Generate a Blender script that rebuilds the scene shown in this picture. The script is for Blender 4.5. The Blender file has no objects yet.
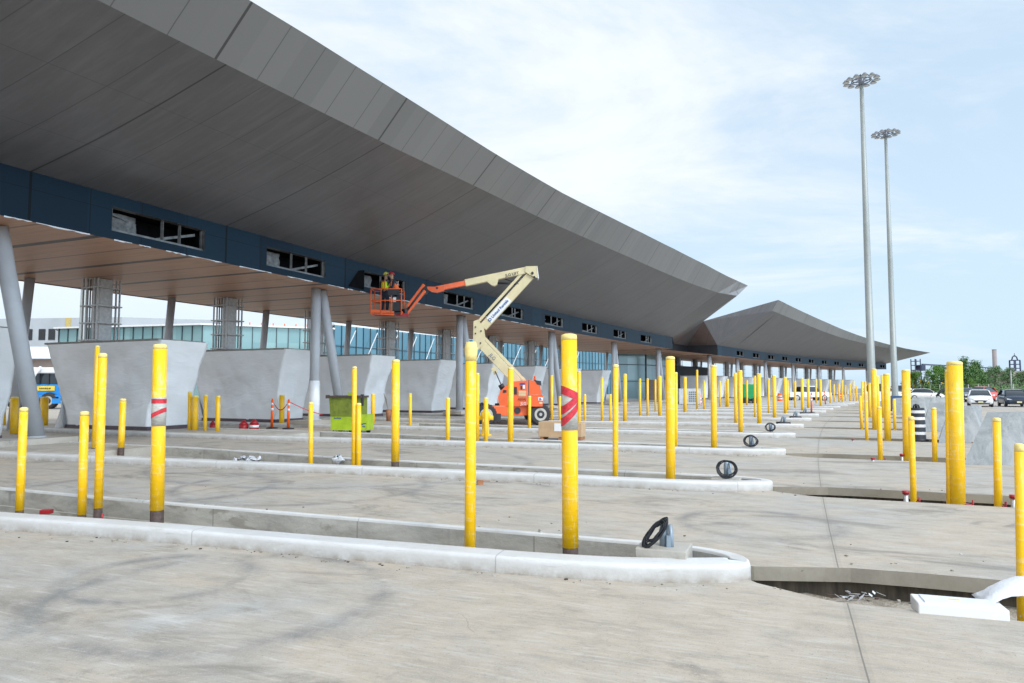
import bpy, bmesh, math, random
from mathutils import Vector, Matrix, noise
random.seed(7)
SC = bpy.context.scene
COL = SC.collection
R = math.radians
# ------------------------------------------------------------------ camera geometry
FPX, HY, CH = 695.81, 387.91, 1.6
PIT = math.atan((HY - 341.5) / FPX)
cp, sp = math.cos(PIT), math.sin(PIT)

def ray(x, y):
    a = (x - 512) / FPX; b = (341.5 - y) / FPX
    return a, cp - b * sp, sp + b * cp

def U(x, y, z=0.0):          # world point seen at a pixel, on the level z
    r = ray(x, y); t = (z - CH) / r[2]
    return Vector((r[0] * t, r[1] * t, z))

def D(x, y, Y):              # world point seen at a pixel, at the distance Y
    r = ray(x, y); t = Y / r[1]
    return Vector((r[0] * t, Y, CH + r[2] * t))

# ------------------------------------------------------------------ the plaza curve: s along the canopy, d out towards the traffic
X0, Y0, TH, RC, KC = -11.285464122, 18.837143206, 0.39960092, 419.436481216, 7.34e-07
_tab = {}

def _base(s):
    k = round(s, 4)
    if k in _tab: return _tab[k]
    n = max(2, int(abs(s) / 4) + 2); h = s / (2 * n); X, Y = 0.0, 0.0
    for i in range(2 * n + 1):
        t = s * i / (2 * n); a = TH + t / RC + KC * t * t
        w = 1 if i in (0, 2 * n) else (4 if i % 2 else 2)
        X += math.sin(a) * w; Y += math.cos(a) * w
    A = TH + s / RC + KC * s * s
    _tab[k] = (X0 + X * h / 3, Y0 + Y * h / 3, A)
    return _tab[k]

def P(s, d, z=0.0):
    X, Y, A = _base(s)
    return Vector((X + d * math.cos(A), Y - d * math.sin(A), z))

def ang(s): return _base(s)[2]          # heading of +s from +Y towards +X

def inv(X, Y):
    s = d = 0.0
    for _ in range(30):
        p = P(s, d); A = ang(s); ex, ey = X - p.x, Y - p.y
        s += ex * math.sin(A) + ey * math.cos(A); d += ex * math.cos(A) - ey * math.sin(A)
    return s, d

def on_line(x, s, d0=-12.0, d1=26.0, z=0.0):    # d on the line of constant s that shows at picture column x
    f = lambda d: (512 + FPX * P(s, d).x / (P(s, d).y * cp + (z - CH) * sp)) - x
    a, b = d0, d1
    for _ in range(50):
        m = (a + b) / 2
        if P(s, m).y < 1.0 or f(m) > 0: b = m
        else: a = m
    return (a + b) / 2

# ------------------------------------------------------------------ materials
class NT:
    def __init__(s, name):
        s.m = bpy.data.materials.new(name); s.m.use_nodes = True
        s.t = s.m.node_tree; s.n = s.t.nodes; s.b = s.n['Principled BSDF']
    def new(s, typ, **kw):
        n = s.n.new(typ)
        for k, v in kw.items():
            if hasattr(n, k): setattr(n, k, v)
        return n
    def link(s, a, b): s.t.links.new(a, b)
    def val(s, x, sock):
        if hasattr(x, 'links'): s.link(x, sock)
        else: sock.default_value = x
    def math(s, op, a, b=0.0, c=None, clamp=False):
        n = s.n.new('ShaderNodeMath'); n.operation = op; n.use_clamp = clamp
        s.val(a, n.inputs[0]); s.val(b, n.inputs[1])
        if c is not None: s.val(c, n.inputs[2])
        return n.outputs[0]
    def coord(s, kind='Object', scale=(1, 1, 1), rot=(0, 0, 0)):
        tc = s.n.new('ShaderNodeTexCoord'); mp = s.n.new('ShaderNodeMapping')
        mp.inputs['Scale'].default_value = scale; mp.inputs['Rotation'].default_value = rot
        s.link(tc.outputs[kind], mp.inputs[0]); return mp.outputs[0]
    def noise(s, vec, scale=5, detail=4, rough=.6, dist=0):
        n = s.n.new('ShaderNodeTexNoise'); s.link(vec, n.inputs['Vector'])
        n.inputs['Scale'].default_value = scale; n.inputs['Detail'].default_value = detail
        n.inputs['Roughness'].default_value = rough; n.inputs['Distortion'].default_value = dist
        return n.outputs[0]
    def ramp(s, fac, stops):
        n = s.n.new('ShaderNodeValToRGB'); s.link(fac, n.inputs[0]); e = n.color_ramp.elements
        while len(e) < len(stops): e.new(.5)
        for k, (p, c) in enumerate(stops):
            e[k].position = p; c = c if hasattr(c, '__len__') else (c, c, c); e[k].color = (*c, 1)
        return n.outputs[0]
    def mix(s, fac, a, b, mode='MIX'):
        n = s.n.new('ShaderNodeMix'); n.data_type = 'RGBA'; n.blend_type = mode
        s.val(fac, n.inputs[0])
        for x, sock in ((a, n.inputs[6]), (b, n.inputs[7])):
            if hasattr(x, 'links'): s.link(x, sock)
            else: sock.default_value = (*x, 1)
        return n.outputs[2]
    def bump(s, h, strength=.3, dist=.02):
        n = s.n.new('ShaderNodeBump'); n.inputs['Strength'].default_value = strength
        n.inputs['Distance'].default_value = dist; s.link(h, n.inputs['Height'])
        s.link(n.outputs[0], s.b.inputs['Normal'])
    def line(s, u, period, width, off=0.0):   # 1 on thin lines every period
        f = s.math('FRACT', s.math('MULTIPLY_ADD', u, 1 / period, off + .5))
        a = s.math('ABSOLUTE', s.math('SUBTRACT', f, .5))
        return s.math('LESS_THAN', a, width / period / 2)
    def sep(s, vec):
        n = s.n.new('ShaderNodeSeparateXYZ'); s.link(vec, n.inputs[0]); return n.outputs
    def done(s, col, rough=.6, metal=0.0):
        if hasattr(col, 'links'): s.link(col, s.b.inputs['Base Color'])
        else: s.b.inputs['Base Color'].default_value = (*col, 1)
        s.val(rough, s.b.inputs['Roughness']); s.b.inputs['Metallic'].default_value = metal
        return s.m

def simple(name, col, rough=.6, metal=0.0, var=.18, scale=3.0, bump=0.0, stretch=(1, 1, 1), detail=5):
    n = NT(name); v = n.coord('Object', stretch)
    a = n.noise(v, scale, detail, .65)
    lo = tuple(c * (1 - var) for c in col); hi = tuple(min(1, c * (1 + var)) for c in col)
    c = n.ramp(a, [(.3, lo), (.7, hi)])
    r = n.math('MULTIPLY_ADD', a, .25, rough - .12)
    if bump: n.bump(n.noise(v, scale * 6, 3), bump, .01)
    return n.done(c, r, metal)

M = {}
def concrete(name, base, warm, coord='UV', streak=True, joints=False, dark=.55, patches=True):
    n = NT(name); v = n.coord(coord)
    big = n.noise(v, .22, 4, .6, .4); mid = n.noise(v, 1.3, 6, .68, .3); fine = n.noise(v, 38, 3, .7)
    sv = n.coord(coord, (9, .7, 9)); st = n.noise(sv, 1.2, 5, .7, .15)
    c = n.mix(n.ramp(big, [(.35, 0), (.6, 1)]), base, warm)
    blot = n.noise(n.coord(coord, (1.6, .8, 1.6)), .42, 5, .65, .8)
    c = n.mix(n.ramp(blot, [(.36, .75), (.52, 0)]), c, (warm[0] * .64, warm[1] * .60, warm[2] * .55))
    c = n.mix(n.ramp(mid, [(.34, .8), (.58, 0)]), c, tuple(x * .70 for x in warm))
    if streak:
        c = n.mix(n.ramp(st, [(.38, .42), (.54, 0)]), c, tuple(x * .70 for x in warm))
        st2 = n.noise(n.coord(coord, (5, .45, 5)), .9, 4, .7, .1)
        c = n.mix(n.ramp(st2, [(.55, 0), (.75, .45)]), c, tuple(min(1, x * 1.4) for x in base))
    if patches:
        pv = n.coord(coord, (3.2, .75, 1)); pn = n.noise(pv, .62, 6, .74, .2)
        c = n.mix(n.ramp(pn, [(.60, 0), (.68, .75)]), c, tuple(min(1, x * 1.5) for x in base))
        dn = n.noise(n.coord(coord, (.9, .9, 1)), .8, 6, .75, .6)
        c = n.mix(n.ramp(dn, [(.32, .75), (.44, 0)]), c, tuple(x * dark for x in warm))
    sp_ = n.noise(v, 75, 2, .6)
    c = n.mix(n.ramp(sp_, [(.22, .5), (.32, 0)]), c, tuple(x * .6 for x in warm))
    spot = n.noise(v, 14, 2, .5)
    c = n.mix(n.ramp(spot, [(.235, .8), (.26, 0)]), c, tuple(x * .45 for x in warm))
    c = n.mix(n.math('MULTIPLY', fine, .3), c, tuple(min(1, x * 1.25) for x in base))
    if joints:
        o = n.sep(v); u, w = o[0], o[1]
        wob = n.math('MULTIPLY_ADD', n.noise(v, 1.2, 2), .01, -.005)
        j = n.math('MAXIMUM', n.line(n.math('ADD', w, wob), 9.0, .009, .0111), n.line(n.math('ADD', u, wob), 19.5, .008, .93))
        # curved tyre marks left by turning lorries
        tr = None
        for (cx, cy, r_, wd) in ((-12.5, 10.5, 8.2, .10), (-11.0, 9.5, 9.2, .16), (-1.6, 9.0, 3.2, .16), (-2.2, 11.4, 3.4, .10), (4.2, 19.0, 5.6, .2), (-14, 22, 7.5, .12), (-5.5, 22, 2.9, .12)):
            dx = n.math('SUBTRACT', u, cx); dy = n.math('MULTIPLY', n.math('SUBTRACT', w, cy), .55)
            rr = n.math('SQRT', n.math('ADD', n.math('MULTIPLY', dx, dx), n.math('MULTIPLY', dy, dy)))
            a = n.math('ABSOLUTE', n.math('SUBTRACT', rr, r_))
            k = n.math('SUBTRACT', 1.0, n.math('DIVIDE', a, wd), clamp=True)
            tr = k if tr is None else n.math('MAXIMUM', tr, k)
        tm = n.math('MULTIPLY', tr, n.ramp(n.noise(v, .9, 4, .7), [(.4, 0), (.62, .55)]))
        c = n.mix(tm, c, tuple(x * .5 for x in base))
        c = n.mix(n.math('MULTIPLY', j, .7), c, tuple(x * .42 for x in base))
    h = n.math('ADD', n.math('MULTIPLY', fine, .5), n.math('MULTIPLY', n.noise(n.coord(coord, (60, 3, 20)), 1, 2), .8))
    n.bump(h, .35, .004)
    return n.done(c, n.math('MULTIPLY_ADD', mid, .2, .72))

def sd_of(x, y):
    p = U(x, y); return inv(p.x, p.y)
def circle3(pts):
    (x1, y1), (x2, y2), (x3, y3) = [sd_of(*p) for p in pts]
    dd = 2 * (x1 * (y2 - y3) + x2 * (y3 - y1) + x3 * (y1 - y2)); a, b, c = x1 * x1 + y1 * y1, x2 * x2 + y2 * y2, x3 * x3 + y3 * y3
    cx = (a * (y2 - y3) + b * (y3 - y1) + c * (y1 - y2)) / dd; cy = (a * (x3 - x2) + b * (x1 - x3) + c * (x2 - x1)) / dd
    return cx, cy, math.hypot(x1 - cx, y1 - cy)
def pavement():
    n = NT('weathered_pavement'); v = n.coord('UV'); o = n.sep(v); u, w = o[0], o[1]
    big = n.noise(v, .20, 4, .6, .6); mid = n.noise(n.coord('UV', (1.5, 1, 1)), .9, 7, .68, .6); fine = n.noise(v, 45, 3, .75)
    c = n.mix(n.ramp(n.math('ADD', n.math('MULTIPLY', big, .6), n.math('MULTIPLY', mid, .4)), [(.40, 0), (.56, 1)]), (.385, .372, .348), (.455, .388, .31))
    m2 = n.noise(n.coord('UV', (2.2, 1, 1)), 1.7, 7, .75, .3)
    c = n.mix(n.ramp(m2, [(.36, .75), (.52, 0)]), c, (.32, .285, .235))
    c = n.mix(n.ramp(m2, [(.52, 0), (.70, .35)]), c, (.58, .56, .51))
    # broom finish and drag streaks along the lane
    for sx_, sy_, a_, p0, p1, k, col in ((34, 2.2, 1.0, .34, .52, .42, (.32, .295, .26)), (13, 1.6, 1.1, .34, .5, .2, (.34, .31, .27)), (34, 2.6, .9, .54, .72, .45, (.66, .65, .61))):
        st = n.noise(n.coord('UV', (sx_, sy_, 1)), a_, 5, .7, .1)
        c = n.mix(n.ramp(st, [(p0, k), (p1, 0)] if p0 < .5 else [(p0, 0), (p1, k)]), c, col)
    # dark damp / oily blotches
    dn = n.noise(n.coord('UV', (1.8, .8, 1)), .55, 6, .72, .7)
    c = n.mix(n.ramp(dn, [(.36, .7), (.46, 0)]), c, (.20, .18, .155))
    # scraped white laitance: a broad random one and the patches seen in front
    rag = n.noise(n.coord('UV', (22, 2.2, 1)), .9, 7, .8, .3)
    pn = n.noise(n.coord('UV', (3.0, .9, 1)), .6, 5, .7, .2)
    msk = n.ramp(n.math('ADD', n.math('MULTIPLY', pn, .7), n.math('MULTIPLY', rag, .3)), [(.60, 0), (.68, .45)])
    for (x, y, ru, rw_) in ((462, 651, .16, .30), (735, 625, .14, .42), (700, 607, .10, .40), (770, 640, .15, .28), (60, 562, .25, .55), (130, 572, .12, .7), (550, 602, .09, .5), (250, 552, .10, .6), (760, 512, .28, .55), (868, 515, .5, .7), (90, 552, .1, .5), (640, 598, .07, .4)):
        cs, cd = sd_of(x, y); a = n.math('DIVIDE', n.math('SUBTRACT', u, cs), ru * 1.5); b = n.math('DIVIDE', n.math('SUBTRACT', w, cd), rw_ * 1.5)
        e = n.math('SUBTRACT', .85, n.math('SQRT', n.math('ADD', n.math('MULTIPLY', a, a), n.math('MULTIPLY', b, b))), clamp=True)
        e = n.ramp(n.math('ADD', e, n.math('MULTIPLY', rag, 1.5)), [(1.0, 0), (1.35, .5)]); msk = n.math('MAXIMUM', msk, n.math('MULTIPLY', e, n.math('GREATER_THAN', 1.0, n.math('SQRT', n.math('ADD', n.math('MULTIPLY', a, a), n.math('MULTIPLY', b, b))))))
    c = n.mix(msk, c, (.70, .685, .65))
    # tyre arcs from turning trucks
    tr = None
    for pts, wd in ((((35, 610), (150, 654), (335, 624)), .13), (((60, 590), (160, 600), (250, 566)), .10), (((420, 499), (496, 505), (565, 495)), .10), (((190, 501), (258, 490), (262, 477)), .14), (((684, 523), (694, 514), (740, 511)), .12), (((330, 488), (420, 484), (520, 470)), .13), (((210, 480), (300, 472), (420, 489)), .1)):
        cx, cy, r_ = circle3(pts)
        dx = n.math('SUBTRACT', u, cx); dy = n.math('SUBTRACT', w, cy); rr = n.math('SQRT', n.math('ADD', n.math('MULTIPLY', dx, dx), n.math('MULTIPLY', dy, dy)))
        k = n.math('SUBTRACT', 1.0, n.math('DIVIDE', n.math('ABSOLUTE', n.math('SUBTRACT', rr, r_)), wd * 1.5), clamp=True)
        tr = k if tr is None else n.math('MAXIMUM', tr, k)
    tm = n.math('MULTIPLY', tr, n.ramp(n.noise(v, 1.3, 5, .75), [(.38, .0), (.60, .85)]))
    c = n.mix(tm, c, (.19, .185, .18))
    # grit and pock marks
    for sc, p0, p1, k, col in ((60, .26, .36, .8, (.17, .15, .12)), (22, .22, .26, .85, (.15, .13, .11)), (110, .60, .72, .6, (.66, .64, .60)), (30, .60, .72, .35, (.24, .215, .18))):
        q = n.noise(v, sc, 2, .6); c = n.mix(n.ramp(q, [(p0, k), (p1, 0)] if p0 < .5 else [(p0, 0), (p1, k)]), c, col)
    # hairline cracks
    vo = n.new('ShaderNodeTexVoronoi', feature='DISTANCE_TO_EDGE'); wv = n.new('ShaderNodeVectorMath', operation='ADD')
    nz = n.new('ShaderNodeTexNoise'); n.link(v, nz.inputs['Vector']); nz.inputs['Scale'].default_value = 2.5; nz.inputs['Detail'].default_value = 4
    sc_ = n.new('ShaderNodeVectorMath', operation='SCALE'); n.link(nz.outputs['Color'], sc_.inputs[0]); sc_.inputs['Scale'].default_value = .35
    n.link(v, wv.inputs[0]); n.link(sc_.outputs[0], wv.inputs[1]); n.link(wv.outputs[0], vo.inputs['Vector']); vo.inputs['Scale'].default_value = .17
    cr = n.math('MULTIPLY', n.math('LESS_THAN', vo.outputs['Distance'], .0011), n.ramp(n.noise(v, .8, 3), [(.56, 0), (.60, .3)]))
    c = n.mix(cr, c, (.16, .145, .12))
    wob = n.math('MULTIPLY_ADD', n.noise(v, 1.2, 2), .01, -.005)
    j = n.math('MAXIMUM', n.line(n.math('ADD', w, wob), 9.0, .010, .0111), n.line(n.math('ADD', u, wob), 19.5, .008, .93))
    halo = n.math('MULTIPLY', n.line(w, 9.0, .07, .0111), .18)
    c = n.mix(halo, c, (.25, .22, .18)); c = n.mix(n.math('MULTIPLY', j, .75), c, (.14, .13, .115))
    h = n.math('ADD', n.math('MULTIPLY', fine, .6), n.math('MULTIPLY', n.noise(n.coord('UV', (70, 3, 1)), 1, 2), .8))
    n.bump(h, .5, .004)
    return n.done(c, n.math('MULTIPLY_ADD', mid, .25, .66))
M['pave'] = pavement()
def pitwall():
    n = NT('formed_pit_wall'); v = n.coord('UV'); o = n.sep(v)
    a = n.noise(n.coord('UV', (1, 3, 1)), 1.6, 6, .7, .3); b = n.noise(n.coord('UV', (1, .25, 1)), 1.1, 4, .7); st = n.noise(n.coord('UV', (1, 2.2, 1)), 1.5, 5, .6, .4)
    c = n.mix(n.ramp(a, [(.35, 0), (.62, 1)]), (.30, .29, .26), (.46, .445, .405))
    c = n.mix(n.ramp(b, [(.57, 0), (.62, .6)]), c, (.22, .22, .22))
    c = n.mix(n.ramp(st, [(.58, 0), (.63, .65)]), c, (.22, .20, .165))
    c = n.mix(n.ramp(n.noise(v, 30, 3, .7), [(.27, .6), (.36, 0)]), c, (.2, .18, .15))
    l = n.line(n.math('ADD', o[1], n.math('MULTIPLY', n.noise(v, 3, 2), .012)), .36, .010, .28); c = n.mix(n.math('MULTIPLY', l, .8), c, (.68, .66, .61))
    l = n.line(o[0], 2.1, .02, .2); c = n.mix(n.math('MULTIPLY', l, .6), c, (.2, .19, .17))
    n.bump(n.noise(v, 20, 4, .7), .6, .01)
    return n.done(c, .85)
M['pit'] = pitwall()
M['conc'] = concrete('raw_concrete', (.46, .445, .41), (.44, .40, .34), 'Object', False, dark=.4)
M['slabface'] = concrete('slab_edge_concrete', (.33, .305, .255), (.29, .255, .20), 'Object', False, patches=False)
M['barrier_old'] = concrete('barrier_concrete', (.24, .255, .255), (.36, .37, .365), 'Object', False, dark=.75)

M['form_shade'] = simple('shadow_dark_formwork', (.085, .07, .052), .9, var=.6, scale=5, stretch=(3, 3, .3))  # formwork stakes, with the shadow under the slab lip put into the colour
def barrier_conc():
    n = NT('mottled_barrier_concrete'); v = n.coord('Object'); a = n.noise(v, 1.6, 7, .75, .8); b = n.noise(v, 6, 5, .7); d = n.noise(n.coord('Object', (6, 6, 1)), 1.2, 4, .7)
    c = n.ramp(a, [(.34, (.20, .21, .215)), (.48, (.27, .285, .29)), (.62, (.35, .36, .36))])
    c = n.mix(n.ramp(b, [(.56, 0), (.7, .3)]), c, (.45, .45, .44)); c = n.mix(n.ramp(d, [(.58, 0), (.68, .45)]), c, (.15, .15, .15))
    c = n.mix(n.ramp(n.noise(v, 40, 2), [(.27, .6), (.34, 0)]), c, (.12, .12, .12)); n.bump(b, .4, .01); return n.done(c, .85)
M['barrier'] = barrier_conc()

def soil():
    n = NT('trench_dirt'); v = n.coord('UV'); a = n.noise(v, 3, 6, .7); b = n.noise(v, 25, 4, .7)
    c = n.ramp(a, [(.3, (.30, .25, .19)), (.5, (.50, .44, .36)), (.7, (.60, .56, .49))])
    c = n.mix(n.ramp(b, [(.6, 0), (.75, .7)]), c, (.5, .47, .42))
    n.bump(b, 1, .05); return n.done(c, .95)
M['soil'] = soil()

def kerbpaint():
    n = NT('white_kerb_paint'); v = n.coord('UV'); o = n.sep(v)
    a = n.noise(v, 1.2, 6, .7); b = n.noise(n.coord('UV', (1, 6, 1)), 3, 5, .7)
    c = n.mix(n.ramp(a, [(.35, .55), (.6, 0)]), (.63, .63, .625), (.49, .48, .455))
    c = n.mix(n.ramp(b, [(.56, 0), (.70, .6)]), c, (.46, .43, .38))
    c = n.mix(n.ramp(n.noise(n.coord('UV', (.4, 5, 1)), 5, 5, .7), [(.60, 0), (.68, .45)]), c, (.30, .29, .28))
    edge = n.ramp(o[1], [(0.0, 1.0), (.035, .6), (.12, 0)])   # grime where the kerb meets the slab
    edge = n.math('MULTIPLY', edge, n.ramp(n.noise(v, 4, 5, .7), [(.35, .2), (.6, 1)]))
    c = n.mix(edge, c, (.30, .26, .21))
    j = n.line(n.math('ADD', o[0], n.math('MULTIPLY', n.noise(v, 9, 2), .02)), 3.3, .012, .31)
    c = n.mix(n.math('MULTIPLY', j, .5), c, (.22, .21, .20))
    n.bump(n.noise(v, 22, 4, .7), .4, .008)
    return n.done(c, .55)
M['kerb'] = kerbpaint()

def yellow(name='yellow_bollard_paint'):
    n = NT(name); v = n.coord('Object', (1, 1, 1)); sv = n.coord('Object', (7, 7, 1.6), (0, .5, 0))
    w = n.noise(sv, 3.2, 5, .7, .8); a = n.noise(v, 4, 4)
    c = n.mix(n.ramp(a, [(.3, 0), (.7, 1)]), (1.0, .585, .002), (.95, .53, .004))
    c = n.mix(n.ramp(w, [(.53, 0), (.66, .6)]), c, (.86, .68, .30))
    wr = n.noise(n.coord('Object', (2, 2, 14), (.25, .2, 0)), 2.0, 3, .6, .5)
    c = n.mix(n.ramp(wr, [(.60, 0), (.66, .38)]), c, (.88, .72, .38))
    g = n.sep(n.coord('Generated')); hz_ = n.math('ADD', g[2], n.math('MULTIPLY', n.noise(sv, 2.0, 4, .7), .22))
    c = n.mix(n.ramp(hz_, [(1.03, 0), (1.12, .6)]), c, (.86, .72, .36))     # faded, dusty top
    c = n.mix(n.ramp(n.noise(n.coord('Object', (3, 3, .8)), 3, 5, .7), [(.58, 0), (.68, .4)]), c, (.45, .33, .10))
    n.bump(wr, .35, .01)
    return n.done(c, .45)
M['yellow'] = yellow()
M['cap'] = simple('pale_filled_cap', (.88, .68, .24), .6, var=.16, scale=14)
M['rust'] = simple('bare_brown_steel', (.075, .05, .042), .7, var=.5, scale=20, bump=.4)
M['redtape'] = simple('red_tape', (.55, .025, .04), .4, var=.5, scale=20)
M['greytape'] = simple('grey_plastic_wrap', (.48, .46, .42), .35, var=.25, scale=18, bump=.4, stretch=(1, 1, 4))
M['redcap'] = simple('red_plastic', (.36, .012, .02), .4)
M['steel'] = simple('galvanised_steel', (.50, .50, .50), .45, .6, var=.2, scale=8)
M['colpaint'] = simple('grey_column_paint', (.46, .475, .50), .45, 0, var=.06, scale=3)
M['mast'] = simple('mast_galvanised', (.31, .335, .325), .5, .3, var=.08, scale=2)
M['lamp'] = simple('floodlight_housing', (.22, .24, .28), .5, .3, var=.3, scale=6)
M['lens'] = simple('floodlight_glass', (.6, .62, .62), .15, 0, var=.1)

def soffit():
    n = NT('grey_soffit_metal'); v = n.coord('UV'); o = n.sep(v)
    a = n.noise(n.coord('UV', (.5, .3, 1)), .8, 5, .7, .5); b = n.noise(n.coord('UV', (5, .5, 1), (0, 0, .5)), .8, 4, .65, .3)
    c = n.mix(n.ramp(a, [(.3, 0), (.7, 1)]), (.138, .138, .150), (.180, .177, .188))
    c = n.mix(n.ramp(b, [(.45, 0), (.7, .3)]), c, (.28, .285, .30))
    us = n.math('SUBTRACT', o[0], n.math('MULTIPLY', o[1], .048))
    l1 = n.line(us, 6.36, .05, .30); l2 = n.line(us, 1.272, .022, .50); l3 = n.line(o[1], 2.35, .022, .12)
    ln = n.math('MAXIMUM', n.math('MULTIPLY', l1, .75), n.math('MAXIMUM', n.math('MULTIPLY', l2, .45), n.math('MULTIPLY', l3, .28)))
    c = n.mix(ln, c, (.03, .03, .032))
    n.bump(n.noise(n.coord('UV', (2, .6, 1)), 1.2, 3), .12, .05)
    return n.done(c, n.math('MULTIPLY_ADD', b, .3, .22), .4)
M['soffit'] = soffit()
def fascia():
    n = NT('grey_fascia_panels'); v = n.coord('UV'); o = n.sep(v)
    cell = n.math('FLOOR', n.math('MULTIPLY_ADD', o[0], 1 / 1.272, 1.0))
    wn = n.new('ShaderNodeTexWhiteNoise', noise_dimensions='1D'); n.link(cell, wn.inputs['W'])
    c = n.mix(wn.outputs['Value'], (.225, .222, .222), (.262, .257, .254))
    l1 = n.line(o[0], 6.36, .07, .30); l2 = n.line(o[0], 1.272, .026, .50)
    c = n.mix(n.math('MAXIMUM', n.math('MULTIPLY', l1, .85), n.math('MULTIPLY', l2, .6)), c, (.05, .05, .05))
    return n.done(c, .42, .3)
M['fascia'] = fascia()
def band():
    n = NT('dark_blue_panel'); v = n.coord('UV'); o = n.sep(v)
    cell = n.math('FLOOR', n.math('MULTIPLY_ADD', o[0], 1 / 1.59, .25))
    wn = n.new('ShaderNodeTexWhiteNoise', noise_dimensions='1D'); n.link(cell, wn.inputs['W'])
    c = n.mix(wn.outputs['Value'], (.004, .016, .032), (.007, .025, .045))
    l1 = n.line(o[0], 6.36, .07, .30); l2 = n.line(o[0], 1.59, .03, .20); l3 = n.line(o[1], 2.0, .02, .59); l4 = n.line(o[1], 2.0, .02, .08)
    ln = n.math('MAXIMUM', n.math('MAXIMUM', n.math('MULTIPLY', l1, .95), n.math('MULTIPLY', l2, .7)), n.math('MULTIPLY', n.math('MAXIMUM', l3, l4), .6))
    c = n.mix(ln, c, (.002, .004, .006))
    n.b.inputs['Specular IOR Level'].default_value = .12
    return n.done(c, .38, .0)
M['band'] = band()
def ceiling():
    n = NT('tan_ceiling_boards'); v = n.coord('UV'); o = n.sep(v)
    a = n.noise(n.coord('UV', (8, .4, 1)), 1, 4, .6)
    b = n.noise(v, .35, 4, .6, .3)
    c = n.mix(n.ramp(a, [(.35, 0), (.7, 1)]), (.43, .225, .135), (.54, .30, .185))
    c = n.mix(n.ramp(b, [(.62, 0), (.75, .6)]), c, (.22, .15, .10))
    l1 = n.math('MAXIMUM', n.line(o[0], 3.18, .26, .0), n.math('MULTIPLY', n.line(o[0], 3.18, .10, .5), .6)); l2 = n.line(o[0], .53, .02, .0); l3 = n.line(o[1], 3.0, .02, .3)
    c = n.mix(n.math('MAXIMUM', n.math('MULTIPLY', l1, .95), n.math('MAXIMUM', n.math('MULTIPLY', l2, .28), n.math('MULTIPLY', l3, .3))), c, (.015, .012, .01))
    return n.done(c, .45)
M['ceil'] = ceiling()
M['black'] = simple('black_recess', (.006, .006, .007), .9, var=.4); M['black'].node_tree.nodes['Principled BSDF'].inputs['Specular IOR Level'].default_value = 0.05
M['louvre'] = simple('black_fascia_panel', (.010, .011, .014), .35, var=.2, scale=1)
M['roof'] = simple('roof_membrane', (.45, .45, .45), .7)
M['winframe'] = simple('bare_metal_framing', (.17, .17, .17), .4, .5, var=.4, scale=4)
M['foil'] = simple('torn_vapour_foil', (.15, .15, .15), .4, .2, var=.6, scale=6, bump=.6)

def wrap():
    n = NT('white_plastic_sheeting'); v = n.coord('Object')
    w = n.noise(n.coord('Object', (1, 1, 2.6), (.35, .25, 0)), 1.3, 3, .5, 1.4); f = n.noise(n.coord('Object', (.9, .9, 4), (-.5, .35, .2)), 2.4, 4, .6, 1.0)
    a = n.noise(v, .5, 4, .6)
    c = n.mix(n.ramp(a, [(.35, 0), (.7, 1)]), (.86, .87, .88), (.93, .935, .94))
    c = n.mix(n.ramp(f, [(.3, .12), (.45, 0)]), c, (.74, .74, .74))
    n.bump(n.math('ADD', w, n.math('MULTIPLY', f, .10)), .26, .10)
    n.b.inputs['Coat Weight'].default_value = .5; n.b.inputs['Coat Roughness'].default_value = .22
    return n.done(c, .34)
M['wrap'] = wrap()
M['wraplid'] = simple('dusty_roof_lid', (.28, .27, .24), .7, var=.3)
M['purple'] = simple('dark_purple_base_panel', (.10, .07, .085), .5, var=.25)
M['orange'] = simple('orange_machine_paint', (.86, .13, .025), .35, var=.1, scale=2)
M['cream'] = simple('cream_machine_paint', (.66, .57, .34), .4, var=.08, scale=3)
M['tyre'] = simple('tyre_rubber', (.028, .028, .03), .75, var=.3, scale=20)
M['rim'] = simple('pale_wheel_rim', (.45, .43, .38), .5, var=.15)
M['dark'] = simple('dark_steel', (.025, .026, .03), .5, var=.3)
M['white'] = simple('white_paint', (.78, .78, .78), .4, var=.06)
M['whitep'] = simple('white_plastic_bag', (.72, .74, .78), .4, var=.08, scale=8, bump=.5)
M['bluetxt'] = simple('blue_lettering', (.015, .07, .27), .4)
M['blktxt'] = simple('black_lettering', (.02, .02, .02), .4)
M['lime'] = simple('lime_green_paint', (.36, .50, .015), .45, var=.2, scale=3)
M['olive'] = simple('dirty_olive_hopper', (.16, .20, .02), .6, var=.35, scale=6, bump=.2)
M['delin'] = simple('orange_plastic', (.92, .13, .01), .4, var=.08)
M['reflect'] = simple('white_reflective_band', (.8, .8, .8), .3)
M['cardboard'] = simple('brown_cardboard', (.50, .34, .20), .8, var=.15, scale=4)
M['wood'] = simple('rough_timber', (.34, .15, .07), .8, var=.3, scale=8)
M['rubber'] = simple('black_cable', (.015, .018, .024), .45, var=.3)
M['stub'] = simple('grey_blue_conduit', (.24, .30, .36), .4, .3, var=.2)
M['hiviz'] = simple('hi_vis_vest', (.62, .85, .03), .6)
M['hiorange'] = simple('hi_vis_orange', (.95, .16, .02), .6)
M['skin'] = simple('skin', (.42, .24, .16), .6, var=.05)
M['navy'] = simple('dark_work_clothes', (.02, .025, .045), .8)
M['helmet'] = simple('hard_hat', (.75, .72, .1), .35)
M['navybox'] = simple('navy_board', (.02, .07, .17), .5)
M['green'] = simple('green_container_paint', (.01, .33, .10), .45)
M['grille'] = simple('white_louvre_unit', (.62, .64, .66), .5)
M['mesh'] = simple('dark_site_screen', (.025, .027, .03), .8)
M['blue'] = simple('blue_machine_paint', (.01, .22, .58), .35)
M['signy'] = simple('yellow_label', (.85, .60, .02), .4)
M['carwhite'] = simple('white_car_paint', (.78, .79, .8), .2, var=.03)
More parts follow.
